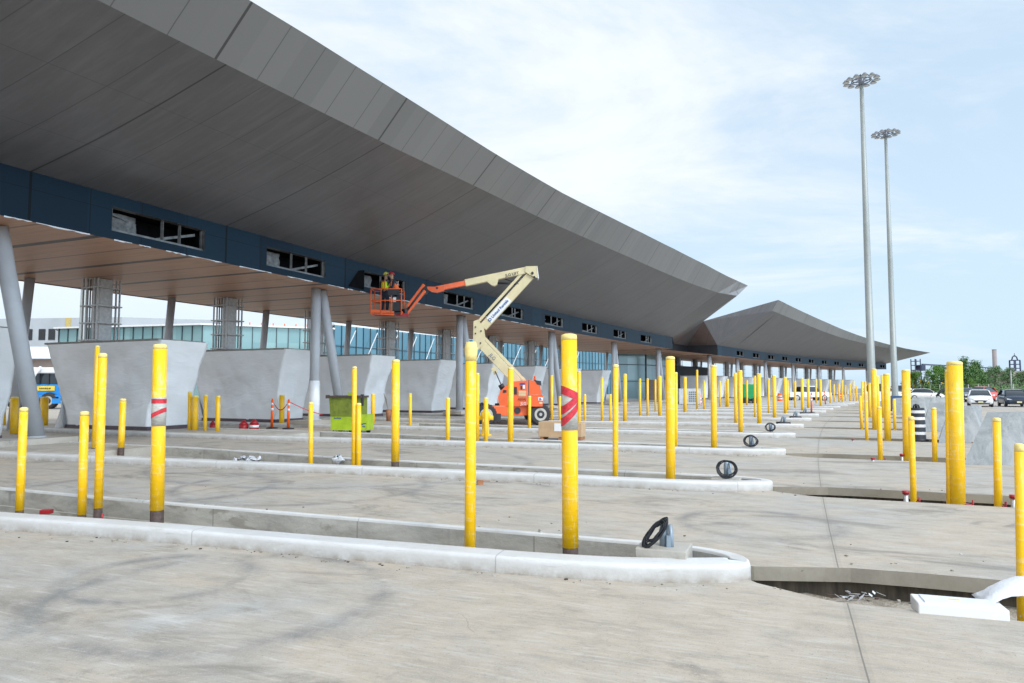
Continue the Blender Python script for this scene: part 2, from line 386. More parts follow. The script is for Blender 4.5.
M['carblue'] = simple('dark_blue_car_paint', (.030, .045, .075), .18, .3, var=.05)
M['carred'] = simple('orange_red_car_paint', (.62, .06, .03), .2, var=.05)
M['cargrey'] = simple('grey_car_paint', (.20, .22, .24), .2, .3, var=.05)
M['cglass'] = simple('car_glass', (.02, .028, .035), .08, 0, var=.1)
M['headlight'] = simple('headlight_lens', (.6, .62, .64), .1, .2)
M['plate'] = simple('number_plate', (.75, .7, .4), .5)
M['trunk'] = simple('bark', (.09, .07, .05), .9)
def leafmat(name, a, b):
    n = NT(name); v = n.coord('Object'); x = n.noise(v, 1.2, 3)
    return n.done(n.mix(x, a, b), .7)
M['leaf'] = [leafmat('foliage_mid', (.07, .17, .02), (.13, .27, .04)), leafmat('foliage_deep', (.045, .11, .025), (.08, .18, .035)), leafmat('foliage_grey', (.08, .15, .06), (.12, .21, .08))]
M['stack'] = simple('chimney_concrete', (.30, .26, .25), .8, var=.08, scale=.1)
M['tower'] = simple('dark_steel_tower', (.05, .06, .11), .7, scale=.2)
M['brick'] = simple('pale_brown_facade', (.35, .28, .25), .8, var=.1)
M['bgrey'] = simple('grey_wall_panels', (.42, .44, .46), .6, var=.1, scale=.2)
M['bwhite'] = simple('white_roof', (.72, .72, .72), .6, var=.08)
M['insul'] = simple('yellow_insulation_board', (.55, .42, .15), .7)
def glassmat(name, a, b, per=1.5):
    n = NT(name); v = n.coord('UV'); o = n.sep(v)
    cell = n.math('ADD', n.math('FLOOR', n.math('DIVIDE', o[0], per)), n.math('MULTIPLY', n.math('FLOOR', n.math('DIVIDE', o[1], 2.6)), 17.3))
    wn = n.new('ShaderNodeTexWhiteNoise', noise_dimensions='1D'); n.link(cell, wn.inputs['W'])
    c = n.mix(wn.outputs['Value'], a, b)
    return n.done(c, .08, .15)
M['teal'] = glassmat('teal_curtain_glass', (.15, .27, .28), (.24, .37, .37))
M['tealblue'] = glassmat('blue_curtain_glass', (.07, .18, .24), (.12, .26, .33))
M['boxglass'] = glassmat('clear_grey_glass', (.14, .22, .24), (.22, .32, .34))
M['mullion'] = simple('dark_mullion', (.04, .06, .07), .4, .4)

# ------------------------------------------------------------------ mesh builder
class MB:
    def __init__(s): s.v = []; s.f = []; s.mi = []; s.uv = []; s.mats = []; s.sm = []
    def mat(s, m):
        m = M[m] if isinstance(m, str) else m
        if m not in s.mats: s.mats.append(m)
        return s.mats.index(m)
    def face(s, pts, m, uv=None, smooth=False):
        b = len(s.v); s.v += [tuple(p) for p in pts]; s.f.append(tuple(range(b, b + len(pts))))
        s.mi.append(s.mat(m)); s.sm.append(smooth)
        s.uv.append(uv or [(p[0], p[1]) for p in pts])
    def box(s, c, size, m, rot=None):   # centre, size, rot = Matrix 3x3 or angle
        if isinstance(rot, (int, float)): rot = Matrix.Rotation(rot, 3, 'Z')
        c = Vector(c); x, y, z = [k / 2 for k in size]
        q = [Vector((i * x, j * y, k * z)) for i in (-1, 1) for j in (-1, 1) for k in (-1, 1)]
        if rot: q = [rot @ p for p in q]
        q = [p + c for p in q]; i0 = len(s.v); s.v += [tuple(p) for p in q]; mi = s.mat(m)
        for f in ((0, 1, 3, 2), (4, 6, 7, 5), (0, 4, 5, 1), (2, 3, 7, 6), (0, 2, 6, 4), (1, 5, 7, 3)):
            s.f.append(tuple(i0 + k for k in f)); s.mi.append(mi); s.sm.append(False)
            s.uv.append([(s.v[i0 + k][0] + s.v[i0 + k][1], s.v[i0 + k][2]) for k in f])
    def tube(s, pts, r, m, n=12, caps=True, smooth=True):   # r: number or list
        pts = [Vector(p) for p in pts]; rs = r if hasattr(r, '__len__') else [r] * len(pts)
        rings = []; i0 = len(s.v); up = None
        for k, p in enumerate(pts):
            t = (pts[min(k + 1, len(pts) - 1)] - pts[max(k - 1, 0)])
            if t.length < 1e-9: t = Vector((0, 0, 1))
            t.normalize()
            if up is None:
                a = Vector((1, 0, 0)) if abs(t.x) < .8 else Vector((0, 1, 0))
                up = (a - t * a.dot(t)).normalized()
            else: up = (up - t * up.dot(t)).normalized()
            w = t.cross(up)
            for j in range(n):
                an = 2 * math.pi * j / n
                s.v.append(tuple(p + (up * math.cos(an) + w * math.sin(an)) * rs[k]))
        mi = s.mat(m)
        for k in range(len(pts) - 1):
            for j in range(n):
                a = i0 + k * n + j; b = i0 + k * n + (j + 1) % n
                s.f.append((a, b, b + n, a + n)); s.mi.append(mi); s.sm.append(smooth)
                s.uv.append([(j / n, k), ((j + 1) / n, k), ((j + 1) / n, k + 1), (j / n, k + 1)])
        if caps:
            s.f.append(tuple(i0 + j for j in reversed(range(n)))); s.mi.append(mi); s.sm.append(False); s.uv.append([(0, 0)] * n)
            e = i0 + (len(pts) - 1) * n
            s.f.append(tuple(e + j for j in range(n))); s.mi.append(mi); s.sm.append(False); s.uv.append([(0, 0)] * n)
    def bar(s, a, b, w, h, m, up=(0, 0, 1)):   # rectangular bar between two points
        a, b = Vector(a), Vector(b); t = (b - a); L = t.length; t.normalize(); up = Vector(up)
        x = t.cross(up)
        if x.length < 1e-3: x = t.cross(Vector((1, 0, 0)))
        x.normalize(); z = x.cross(t)
        s.box((a + b) / 2, (w, L, h), m, Matrix((x, t, z)).transposed())
    def prism(s, poly, z0, z1, m, top=None):    # vertical prism over a plan polygon
        n = len(poly); A = [Vector((p[0], p[1], z0)) for p in poly]; B = [Vector((p[0], p[1], z1)) for p in poly]
        s.face(B, top or m); s.face(A[::-1], m)
        for i in range(n):
            j = (i + 1) % n; s.face([A[i], A[j], B[j], B[i]], m, [(0, 0), (1, 0), (1, z1), (0, z1)])
    def extr(s, poly, off, m):      # any planar polygon pushed by a vector
        A = [Vector(p) for p in poly]; off = Vector(off); B = [p + off for p in A]; n = len(A)
        s.face(A, m); s.face(B[::-1], m)
        for i in range(n):
            j = (i + 1) % n; s.face([A[i], B[i], B[j], A[j]], m)
    def grid(s, rows, m, uvs=None, smooth=True, close=False):
        i0 = len(s.v); nr, nc = len(rows), len(rows[0])
        for r in rows: s.v += [tuple(p) for p in r]
        mi = s.mat(m)
        for i in range(nr - 1):
            for j in range(nc if close else nc - 1):
                jj = (j + 1) % nc
                s.f.append((i0 + i * nc + j, i0 + i * nc + jj, i0 + (i + 1) * nc + jj, i0 + (i + 1) * nc + j)); s.mi.append(mi); s.sm.append(smooth)
                if uvs: s.uv.append([uvs[i][j], uvs[i][jj], uvs[i + 1][jj], uvs[i + 1][j]])
                else: s.uv.append([(j, i), (j + 1, i), (j + 1, i + 1), (j, i + 1)])
    def build(s, name, parent=None, bevel=0, origin=None, weld=False):
        me = bpy.data.meshes.new(name)
        o_ = Vector(origin) if origin is not None else Vector((0, 0, 0))
        me.from_pydata([tuple(Vector(p) - o_) for p in s.v], [], s.f)
        for m in s.mats: me.materials.append(m)
        me.polygons.foreach_set('material_index', s.mi); me.polygons.foreach_set('use_smooth', s.sm)
        ul = me.uv_layers.new(name='UVMap'); flat = []
        for q in s.uv:
            for a in q: flat += [float(a[0]), float(a[1])]
        ul.data.foreach_set('uv', flat)
        me.update()
        if weld:
            bm = bmesh.new(); bm.from_mesh(me); bmesh.ops.remove_doubles(bm, verts=bm.verts, dist=1e-4); bm.to_mesh(me); bm.free()
        o = bpy.data.objects.new(name, me); COL.objects.link(o)
        if parent is not None:
            o.parent = parent
        else: o.location = o_
        if bevel:
            b = o.modifiers.new('bevel', 'BEVEL'); b.width = bevel; b.segments = 2; b.limit_method = 'ANGLE'
        return o

def tag(o, label=None, cat=None, group=None, kind=None):
    if label: o['label'] = label
    if cat: o['category'] = cat
    if group: o['group'] = group
    if kind: o['kind'] = kind
    return o
def struct(o): o['kind'] = 'structure'; return o
def empty(name, loc=(0, 0, 0), rz=0.0):
    o = bpy.data.objects.new(name, None); COL.objects.link(o); o.location = loc; o.rotation_euler = (0, 0, rz); o.empty_display_size = .2
    return o
def kids(o): return [c for c in COL.objects if c.parent == o]
def copy_tree(o, parent=None):
    c = o.copy(); COL.objects.link(c)
    if parent is not None: c.parent = parent
    for ch in [k for k in COL.objects if k.parent == o]: copy_tree(ch, c)
    return c
# ------------------------------------------------------------------ camera, light, sky
cam = bpy.data.cameras.new('camera'); co = bpy.data.objects.new('camera', cam); COL.objects.link(co)
co.location = (0, 0, CH); co.rotation_euler = (R(90) + PIT, 0, 0)
cam.sensor_width = 36; cam.lens = FPX / 1024 * 36; cam.clip_end = 6000; cam.clip_start = .05
SC.camera = co
SUN_EL, SUN_AZ = R(46), R(140)      # azimuth clockwise from +Y
sd = bpy.data.lights.new('sun', 'SUN'); sd.energy = 1.5; sd.angle = R(10); sd.color = (1, .965, .91)
so = bpy.data.objects.new('sun', sd); COL.objects.link(so)
dirv = Vector((math.sin(SUN_AZ) * math.cos(SUN_EL), math.cos(SUN_AZ) * math.cos(SUN_EL), math.sin(SUN_EL)))
so.rotation_euler = dirv.to_track_quat('Z', 'Y').to_euler(); so.location = (0, 0, 60)
W = bpy.data.worlds.new('World'); SC.world = W; W.use_nodes = True
wt = W.node_tree; bg = wt.nodes['Background']
sky = wt.nodes.new('ShaderNodeTexSky'); sky.sky_type = 'NISHITA'; sky.sun_disc = False
sky.sun_elevation = SUN_EL; sky.sun_rotation = SUN_AZ; sky.air_density = 1.0; sky.dust_density = 1.6; sky.ozone_density = 1.5
def wmath(op, a, b=0.0, clamp=False):
    n = wt.nodes.new('ShaderNodeMath'); n.operation = op; n.use_clamp = clamp
    for x, k in ((a, n.inputs[0]), (b, n.inputs[1])):
        if hasattr(x, 'links'): wt.links.new(x, k)
        else: k.default_value = x
    return n.outputs[0]
tc = wt.nodes.new('ShaderNodeTexCoord'); sx = wt.nodes.new('ShaderNodeSeparateXYZ'); wt.links.new(tc.outputs['Generated'], sx.inputs[0])
zz = wmath('ADD', wmath('MAXIMUM', sx.outputs[2], 0.0), .22)
cx = wt.nodes.new('ShaderNodeCombineXYZ')
wt.links.new(wmath('DIVIDE', sx.outputs[0], zz), cx.inputs[0]); wt.links.new(wmath('DIVIDE', sx.outputs[1], zz), cx.inputs[1])
def wnoise(scale, detail, rough, dist, loc=(0, 0, 0), sc=(1, 1, 1)):
    mp = wt.nodes.new('ShaderNodeMapping'); mp.inputs['Location'].default_value = loc; mp.inputs['Scale'].default_value = sc
    mp.inputs['Rotation'].default_value = (0, 0, .5)
    wt.links.new(cx.outputs[0], mp.inputs[0]); n = wt.nodes.new('ShaderNodeTexNoise'); wt.links.new(mp.outputs[0], n.inputs['Vector'])
    n.inputs['Scale'].default_value = scale; n.inputs['Detail'].default_value = detail; n.inputs['Roughness'].default_value = rough; n.inputs['Distortion'].default_value = dist
    return n.outputs[0]
n1 = wnoise(1.1, 9, .62, .5, (4.1, 1.7, 0), (1, 1.5, 1)); n2 = wnoise(.33, 3, .5, .2, (0.5, 7.7, 0))
# more cloud towards the left of the picture, clearer to the right and low down
gx = wmath('MULTIPLY', sx.outputs[0], -.26); m = wmath('ADD', wmath('ADD', wmath('MULTIPLY', n1, .85), wmath('MULTIPLY', n2, .5)), gx)
mr = wt.nodes.new('ShaderNodeMapRange'); mr.interpolation_type = 'SMOOTHSTEP'
mr.inputs[1].default_value = .50; mr.inputs[2].default_value = .80; mr.inputs[3].default_value = .16; mr.inputs[4].default_value = .86
wt.links.new(m, mr.inputs[0])
low = wmath('MULTIPLY', wmath('SUBTRACT', 1.0, wmath('MULTIPLY', sx.outputs[2], 3.2), True), .55)   # pale summer haze low in the sky
mixh = wt.nodes.new('ShaderNodeMix'); mixh.data_type = 'RGBA'; wt.links.new(low, mixh.inputs[0])
wt.links.new(sky.outputs[0], mixh.inputs[6]); mixh.inputs[7].default_value = (6.0, 7.5, 8.9, 1)
lift = wt.nodes.new('ShaderNodeMix'); lift.data_type = 'RGBA'; lift.inputs[0].default_value = .68
wt.links.new(mixh.outputs[2], lift.inputs[6]); lift.inputs[7].default_value = (5.7, 7.8, 9.7, 1)
mixc = wt.nodes.new('ShaderNodeMix'); mixc.data_type = 'RGBA'; wt.links.new(wmath('MULTIPLY', mr.outputs[0], wmath('ADD', .25, wmath('MULTIPLY', sx.outputs[2], 4.0), True)), mixc.inputs[0])
wt.links.new(lift.outputs[2], mixc.inputs[6]); mixc.inputs[7].default_value = (8.6, 8.9, 9.3, 1)
# extra sky brightness on the sun's side, added to fill under the canopy
hv = (math.sin(SUN_AZ), math.cos(SUN_AZ))
dt = wmath('ADD', wmath('MULTIPLY', sx.outputs[0], hv[0]), wmath('MULTIPLY', sx.outputs[1], hv[1]))
gl = wmath('ADD', wmath('MULTIPLY', wmath('MAXIMUM', wmath('ADD', dt, -.05), 0.0), 2.0), 1.0)
vm = wt.nodes.new('ShaderNodeVectorMath'); vm.operation = 'SCALE'; wt.links.new(mixc.outputs[2], vm.inputs[0]); wt.links.new(gl, vm.inputs['Scale'])
wt.links.new(vm.outputs[0], bg.inputs[0]); bg.inputs[1].default_value = .115
SC.view_settings.view_transform = 'Standard'; SC.view_settings.look = 'None'; SC.view_settings.gamma = 1; SC.view_settings.exposure = 0.06
SC.view_settings.use_curve_mapping = False
SC.render.engine = 'CYCLES'
SC.cycles.max_bounces = 6; SC.cycles.diffuse_bounces = 3; SC.cycles.glossy_bounces = 3; SC.cycles.use_denoising = True

# ------------------------------------------------------------------ pavement, trenches, islands
NI = 26
CI = [-7.0, -1.3, 5.25] + [11.95 + 6.5 * k for k in range(NI - 3)]
BS = [-7.0, -1.2, 5.2, 11.3, 17.3, 23.8, 30.3, 36.9, 43.7, 50.6, 57.4]; BS += CI[len(BS):]
def cen(i, d): return CI[i] + (BS[i] - CI[i]) * max(0.0, min(1.0, (12 - d) / 15))
DN = 17.2       # island noses
D0 = -13.5      # far ends of the islands
DT = 23.0       # trenches stop here
def hf(d, i=1):
    if i: return .62 + min(max(13.5 - d, 0) * .08, .95)
    T = [(4, 1.5), (9.2, 1.04), (10.6, .90), (11.9, .80), (13.3, .74), (14.4, .67), (15.6, .60), (17.2, .55)]
    d = max(4, min(17.2, d))
    for a, b in zip(T[:-1], T[1:]):
        if a[0] <= d <= b[0]: return a[1] + (b[1] - a[1]) * (d - a[0]) / (b[0] - a[0])
def hr(d, i=1): return (.50 if i == 0 else .52) + min(max(9 - d, 0) * (.12 if i else .03), .6)
def nose(d):     # half-ellipse factor near the nose
    if d <= 15.3: return 1.0
    t = (d - 15.3) / (DN - 15.3); return math.sqrt(max(0, 1 - t * t))
def noser(d):
    if d <= 16.3: return 1.0
    t = (d - 16.3) / (DN - 16.3); return math.sqrt(max(0, 1 - t * t))
def front(i, d):
    if d > DN: return CI[i] - .42 if d < DN + .01 else CI[i] - .42
    return cen(i, d) - .05 - (hf(d, i) - .05) * nose(d) ** 1.6
def rear(i, d):
    if d > DN: return CI[i] + .50 + .3 * min(1, (d - DN) / 2)
    return cen(i, d) + .05 + (hr(d, i) - .05) * noser(d)
def tfront(i, d): return CI[i] - (.30 if d < DN + .7 else .30 + .12 * min(1, (d - DN - .7) / .4)) - .02
def edgeF(i, d):  # pavement edge on the near side of island/trench i
    return front(i, d) + .03 if d <= DN else CI[i] - .06 - .36 * min(1, (d - DN) / .6)
def edgeR(i, d): return rear(i, d) - .03 if d <= 16.3 else CI[i] + .49 + .31 * min(1, max(0, d - DN) / .9)

pv = MB(); fa = MB()
S_MIN, S_MAX, DFAR, DNEAR = -60.0, 215.0, -70.0, 62.0
def pq(s0, d0, s1, d1, m='pave'):
    pass
ds = [D0 + k * .5 for k in range(int((DT - D0) / .5) + 1)]
ds = sorted(set([round(d, 3) for d in ds] + [15.25 + .1 * k for k in range(27)] + [DN, DT]))
for i in range(-1, NI):
    sl = (lambda d: S_MIN) if i < 0 else (lambda d, i=i: edgeR(i, d))
    sr = (lambda d: S_MAX) if i == NI - 1 else (lambda d, i=i: edgeF(i + 1, d))
    nn = 3 if 0 <= i < NI - 1 else 12
    rows = []; uvs = []
    for d in ds:
        a, b = sl(d), sr(d)
        ss = [a + (b - a) * k / nn for k in range(nn + 1)]
        rows.append([P(s, d) for s in ss]); uvs.append([(s, d) for s in ss])
    pv.grid(rows, 'pave', uvs, smooth=False)
    # cut edges of the slab: a concrete lip, an undercut, then formwork coloured dark as shade
    for side, f in ((1, sl), (-1, sr)):
        if (side == 1 and i < 0) or (side == -1 and i == NI - 1): continue
        for (z0, z1, o0, o1, mm) in ((0, -.125, 0, .0, 'slabface'), (-.125, -.13, 0, .13, 'slabface'), (-.13, -.45, .13, .10, 'form_shade')):
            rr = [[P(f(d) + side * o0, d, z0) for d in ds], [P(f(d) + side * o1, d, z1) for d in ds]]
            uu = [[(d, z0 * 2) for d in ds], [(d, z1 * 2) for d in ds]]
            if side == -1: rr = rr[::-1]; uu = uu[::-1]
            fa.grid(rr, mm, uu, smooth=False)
def sheet(s0, s1, d0, d1, step=6):
    n = max(1, int((s1 - s0) / step)); k = max(1, int((d1 - d0) / step))
    rows = [[P(s0 + (s1 - s0) * a / n, d0 + (d1 - d0) * b / k) for a in range(n + 1)] for b in range(k + 1)]
    uvs = [[(s0 + (s1 - s0) * a / n, d0 + (d1 - d0) * b / k) for a in range(n + 1)] for b in range(k + 1)]
    pv.grid(rows, 'pave', uvs, smooth=False)
sheet(S_MIN, S_MAX, DT, DNEAR); sheet(S_MIN, S_MAX, DFAR, D0)
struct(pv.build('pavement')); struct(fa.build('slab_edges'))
tr = MB()
for i in range(NI):
    for (d0, d1) in ((DN - 1, DT), (D0, DN - .6)):
        n = int((d1 - d0) / .35); rows = []; uvs = []
        for k in range(n + 1):
            d = d0 + (d1 - d0) * k / n; row = []; uv = []
            for j in range(6):
                s = cen(i, d) - 1.9 + j * .76
                z = -.27 + .08 * noise.noise(Vector((s * 1.3, d * 1.1, i * 3.1))) + .05 * noise.noise(Vector((s * 4, d * 4, i)))
                row.append(P(s, d, z)); uv.append((s, d))
            rows.append(row); uvs.append(uv)
        tr.grid(rows, 'soil', uvs)
struct(tr.build('trench_floor'))
g = MB(); g.face([(-2500, -2500, -.62), (2500, -2500, -.62), (2500, 2500, -.62), (-2500, 2500, -.62)], simple('distant_ground', (.22, .215, .19), .9, var=.15, scale=.05))
struct(g.build('ground'))

# kerbs: a rounded white kerb on the near side, a thin one on the far side, wrapped round the nose
def kerb(i):
    mb = MB(); path = []
    dl = []; d = D0
    while d < 15.25: dl.append(d); d += .6
    for d in dl: path.append(('f', front(i, d), d))
    nz = 18
    for k in range(nz + 1):
        a = math.pi * k / nz; ca, sa = math.cos(a), math.sin(a)
        d = 15.3 + (DN - 15.3) * sa if ca > 0 else 16.3 + (DN - 16.3) * sa
        s = CI[i] - .05 * (1 if ca > 0 else -1) * min(1, abs(ca) * 4) - ((hf(d, i) - .05) * ca ** 1.6 if ca > 0 else (hr(16, i) - .05) * ca)
        path.append(('n', s, d, k / nz))
    for d in [16.1, 15.7] + dl[::-1]: path.append(('r', rear(i, d), d))
    pts = [P(p[1], p[2]) for p in path]; n = len(pts)
    prof = [(0, -.3), (0, 0), (0, .10), (.005, .118), (.03, .133), (.07, .142), (.13, .1455), (.17, .146), (.86, .146), (.93, .143), (.98, .134), (1.0, .115), (1.0, -.12), (1.02, -.4)]
    rows = [[] for _ in prof]; uvs = [[] for _ in prof]; L = 0
    for k, p in enumerate(path):
        t = (pts[min(k + 1, n - 1)] - pts[max(k - 1, 0)]).normalized(); nrm = Vector((-t.y, t.x, 0))  # towards the island's inside
        if p[0] == 'f': w = .27
        elif p[0] == 'r': w = .07
        else: w = .27 - .20 * max(0, min(1, (p[3] - .42) / .4)) ** .8
        if k: L += (pts[k] - pts[k - 1]).length
        for j, (o, z) in enumerate(prof):
            q = pts[k] + nrm * (o * w if j < 12 else w + (o - 1)); jit = .006 * noise.noise(Vector((L * 1.3, j, i * 7.0)))
            rows[j].append(Vector((q.x, q.y, z + (jit if z > .05 else 0)))); uvs[j].append((L + i * 1.7, max(z, 0) + (o * w if j < 12 else w) if z > -.1 else 0))
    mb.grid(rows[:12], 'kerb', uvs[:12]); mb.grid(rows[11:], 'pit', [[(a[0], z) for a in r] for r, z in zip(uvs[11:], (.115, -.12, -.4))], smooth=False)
    return struct(mb.build('island_kerb'))
for i in range(NI): kerb(i)

# concrete fill of the booth end of each island
fl = MB()
for i in range(NI):
    n = 12; A = []; B = []; de = 2.6 if i else 6.0
    dd = [D0 + (de - D0) * k / n for k in range(n + 1)]
    rows = [[P(front(i, d) + .28, d, .13) for d in dd], [P(rear(i, d) - .12, d, .13) for d in dd]]
    fl.grid(rows[::-1], 'conc', [[(d, 1) for d in dd], [(d, 0) for d in dd]], smooth=False)
    fl.face([P(front(i, de) + .28, de, .13), P(rear(i, de) - .12, de, .13), P(rear(i, de) - .12, de, -.4), P(front(i, de) + .28, de, -.4)], 'conc')
struct(fl.build('island_slab'))

# ------------------------------------------------------------------ the inspection canopies
def lerp(tab, s):
    if s <= tab[0][0]: a, b = tab[0], tab[1]
    elif s >= tab[-1][0]: a, b = tab[-2], tab[-1]
    else:
        for k in range(len(tab) - 1):
            if tab[k][0] <= s <= tab[k + 1][0]: a, b = tab[k], tab[k + 1]; break
    t = (s - a[0]) / (b[0] - a[0]); return a[1] + (b[1] - a[1]) * t
ZL1 = [(-30, 7.9), (-6, 8.58), (-1, 8.82), (5, 9.08), (11, 9.38), (18, 9.62), (25, 9.92), (32, 10.16), (40, 10.36), (50, 10.6), (61.5, 11.0)]
ZU1 = [(-30, 8.7), (-6, 9.50), (-1, 9.93), (5, 10.22), (11, 10.43), (18, 10.76), (25, 11.22), (32, 11.62), (40, 11.98), (50, 12.30), (64, 12.45)]
ZB, ZT = 5.74, 7.0       # band bottom and top
DL, DU = 6.0, 7.0
HC = [dict(s0=-34.0, s1=62.25), dict(s0=78.65, s1=168.0)]
WIN1 = [-24.6, -18.0, -11.2, -4.5, 1.95, 7.95, 13.75, 20.5, 27.0, 33.6, 40.4, 47.3, 54.3]
WIN2 = [88.4, 95.75, 103.0, 110.1, 117.1, 124.2, 131.5, 138.6, 145.8, 153.0, 160.2, 165.9]
WH, WZ0, WZ1 = 1.62, 5.98, 6.66

def stations(s0, s1, step=2.0):
    n = max(1, int(math.ceil((s1 - s0) / step))); return [s0 + (s1 - s0) * k / n for k in range(n + 1)]
def loft(mb, curveA, curveB, ss, m, n=6, uvA=0, uvB=1, bow=0.0):
    rows = []; uvs = []
    for j in range(n + 1):
        t = j / n; rows.append([]); uvs.append([])
        for s in ss:
            a, b = curveA(s), curveB(s); p = a.lerp(b, t); p.z -= bow * math.sin(math.pi * t)
            rows[-1].append(p); uvs[-1].append((s, uvA + (uvB - uvA) * t))
    mb.grid(rows, m, uvs, smooth=True)
def tri(mb, pts, m, uv): mb.face(pts, m, uv)

root = tag(empty('inspection_canopy', P(14, -6, 0)), 'long near canopy with dark blue panel band, sloping grey metal soffit and tan ceiling', 'canopy')
root2 = tag(empty('inspection_canopy', P(120, -6, 0)), 'farther grey canopy beyond the gap, with a pointed peak and row of small openings', 'canopy')
O1, O2 = root.location.copy(), root2.location.copy()
V = P(74, -.2, 9.7); T1 = P(64.0, 7.55, 12.2); E1 = P(61.2, 7.1, 10.85); P1 = P(62.25, 0, ZT)
BK = P(74.5, -9.0, 9.4)
B1, B2, B3 = P(72.84, -3.56, ZT), P(77.81, -3.63, ZT), P(78.65, 0, ZT)
# canopy 1 soffit
mb = MB(); ss = stations(-34, 58)
low1 = lambda s: P(s, DL, lerp(ZL1, s)); up1 = lambda s: P(s, DU, lerp(ZU1, s)); bt = lambda s: P(s, 0, ZT)
loft(mb, bt, low1, ss, 'soffit', 8, 0, 6.6, bow=.10)
def fan(mb, a0, a1, b0, b1, m, n, u0, u1, sh=True):   # bilinear patch between four corners with soffit uv
    rows = []; uvs = []
    for j in range(n + 1):
        t = j / n; r0 = a0.lerp(b0, t); r1 = a1.lerp(b1, t)
        rows.append([r0.lerp(r1, k / n) for k in range(n + 1)])
        uvs.append([(u0 + (u1 - u0) * k / n, 6.6 * t) for k in range(n + 1)])
    mb.grid(rows, m, uvs, smooth=sh)
fan(mb, bt(58), P1, low1(58), E1, 'soffit', 6, 58, 62.3)
fan(mb, P1, P1.lerp(B1, .999), E1, V, 'soffit', 8, 62.3, 74)
fan(mb, B1, B2, V, V + Vector((.001, 0, 0)), 'soffit', 4, 74, 78)
mb.build('soffit', root, origin=O1, weld=True)
mb = MB(); loft(mb, low1, up1, stations(-34, 58), 'fascia', 2, 0, 1.4)
rows = [[low1(58), low1(58).lerp(E1, .5), E1], [up1(58), up1(58).lerp(T1, .5), T1]]
mb.grid(rows, 'fascia', [[(58, 0), (60, 0), (61.4, 0)], [(58, 1.4), (61, 1.4), (64, 1.4)]], smooth=False)
mb.face([E1, V, T1], 'fascia', [(61.4, 0), (63, 0), (62, 1)])
mb.build('fascia', root, origin=O1, weld=True)
mb = MB()
for a, b in zip(stations(-34, 58)[:-1], stations(-34, 58)[1:]):
    mb.face([up1(a), up1(b), P(b, -11.5, 8.2), P(a, -11.5, 8.2)], 'roof')
mb.face([up1(58), T1, V, P(58, -11.5, 8.2)], 'roof'); mb.face([V, BK, P(58, -11.5, 8.2)], 'roof')
mb.build('roof', root, origin=O1)
mb = MB()   # rear fascia
rows = [[P(s, -11.5, 8.2) for s in stations(-34, 62)], [P(s, -10.2, ZB - .02) for s in stations(-34, 62)]]
mb.grid(rows, 'louvre', smooth=False)
mb.face([P(62.25, 0, ZB), P(62.25, 0, ZT), P(62, -11.5, 8.2), P(62, -10.2, ZB - .02)], 'band', [(0, .1), (0, 1.2), (.2, 1.2), (.2, .1)])
mb.build('rear_fascia', root, origin=O1)

def bandmesh(s0, s1, wins):
    mb = MB(); cuts = sorted(set([s0, s1] + [w + k for w in wins for k in (-WH, WH) if s0 < w + k < s1]))
    e = []
    for a, b in zip(cuts[:-1], cuts[1:]):
        mid = (a + b) / 2; hole = any(abs(mid - w) < WH - .01 for w in wins)
        st = stations(a, b, 3)
        for c, d in zip(st[:-1], st[1:]):
            for z0, z1 in (((ZB, WZ0), (WZ1, ZT)) if hole else ((ZB, ZT),)):
                mb.face([P(c, 0, z0), P(d, 0, z0), P(d, 0, z1), P(c, 0, z1)], 'band', [(c, z0 - ZB), (d, z0 - ZB), (d, z1 - ZB), (c, z1 - ZB)])
    for w in wins:      # returns of the openings
        a, b = w - WH, w + WH
        for q in ([P(a, 0, WZ0), P(a, -.25, WZ0), P(a, -.25, WZ1), P(a, 0, WZ1)], [P(b, -.25, WZ0), P(b, 0, WZ0), P(b, 0, WZ1), P(b, -.25, WZ1)],
                  [P(a, 0, WZ0), P(b, 0, WZ0), P(b, -.25, WZ0), P(a, -.25, WZ0)], [P(a, -.25, WZ1), P(b, -.25, WZ1), P(b, 0, WZ1), P(a, 0, WZ1)]):
            mb.face(q, 'winframe')
    return mb
bandmesh(-34, 62.25, WIN1).build('blue_band', root, origin=O1)
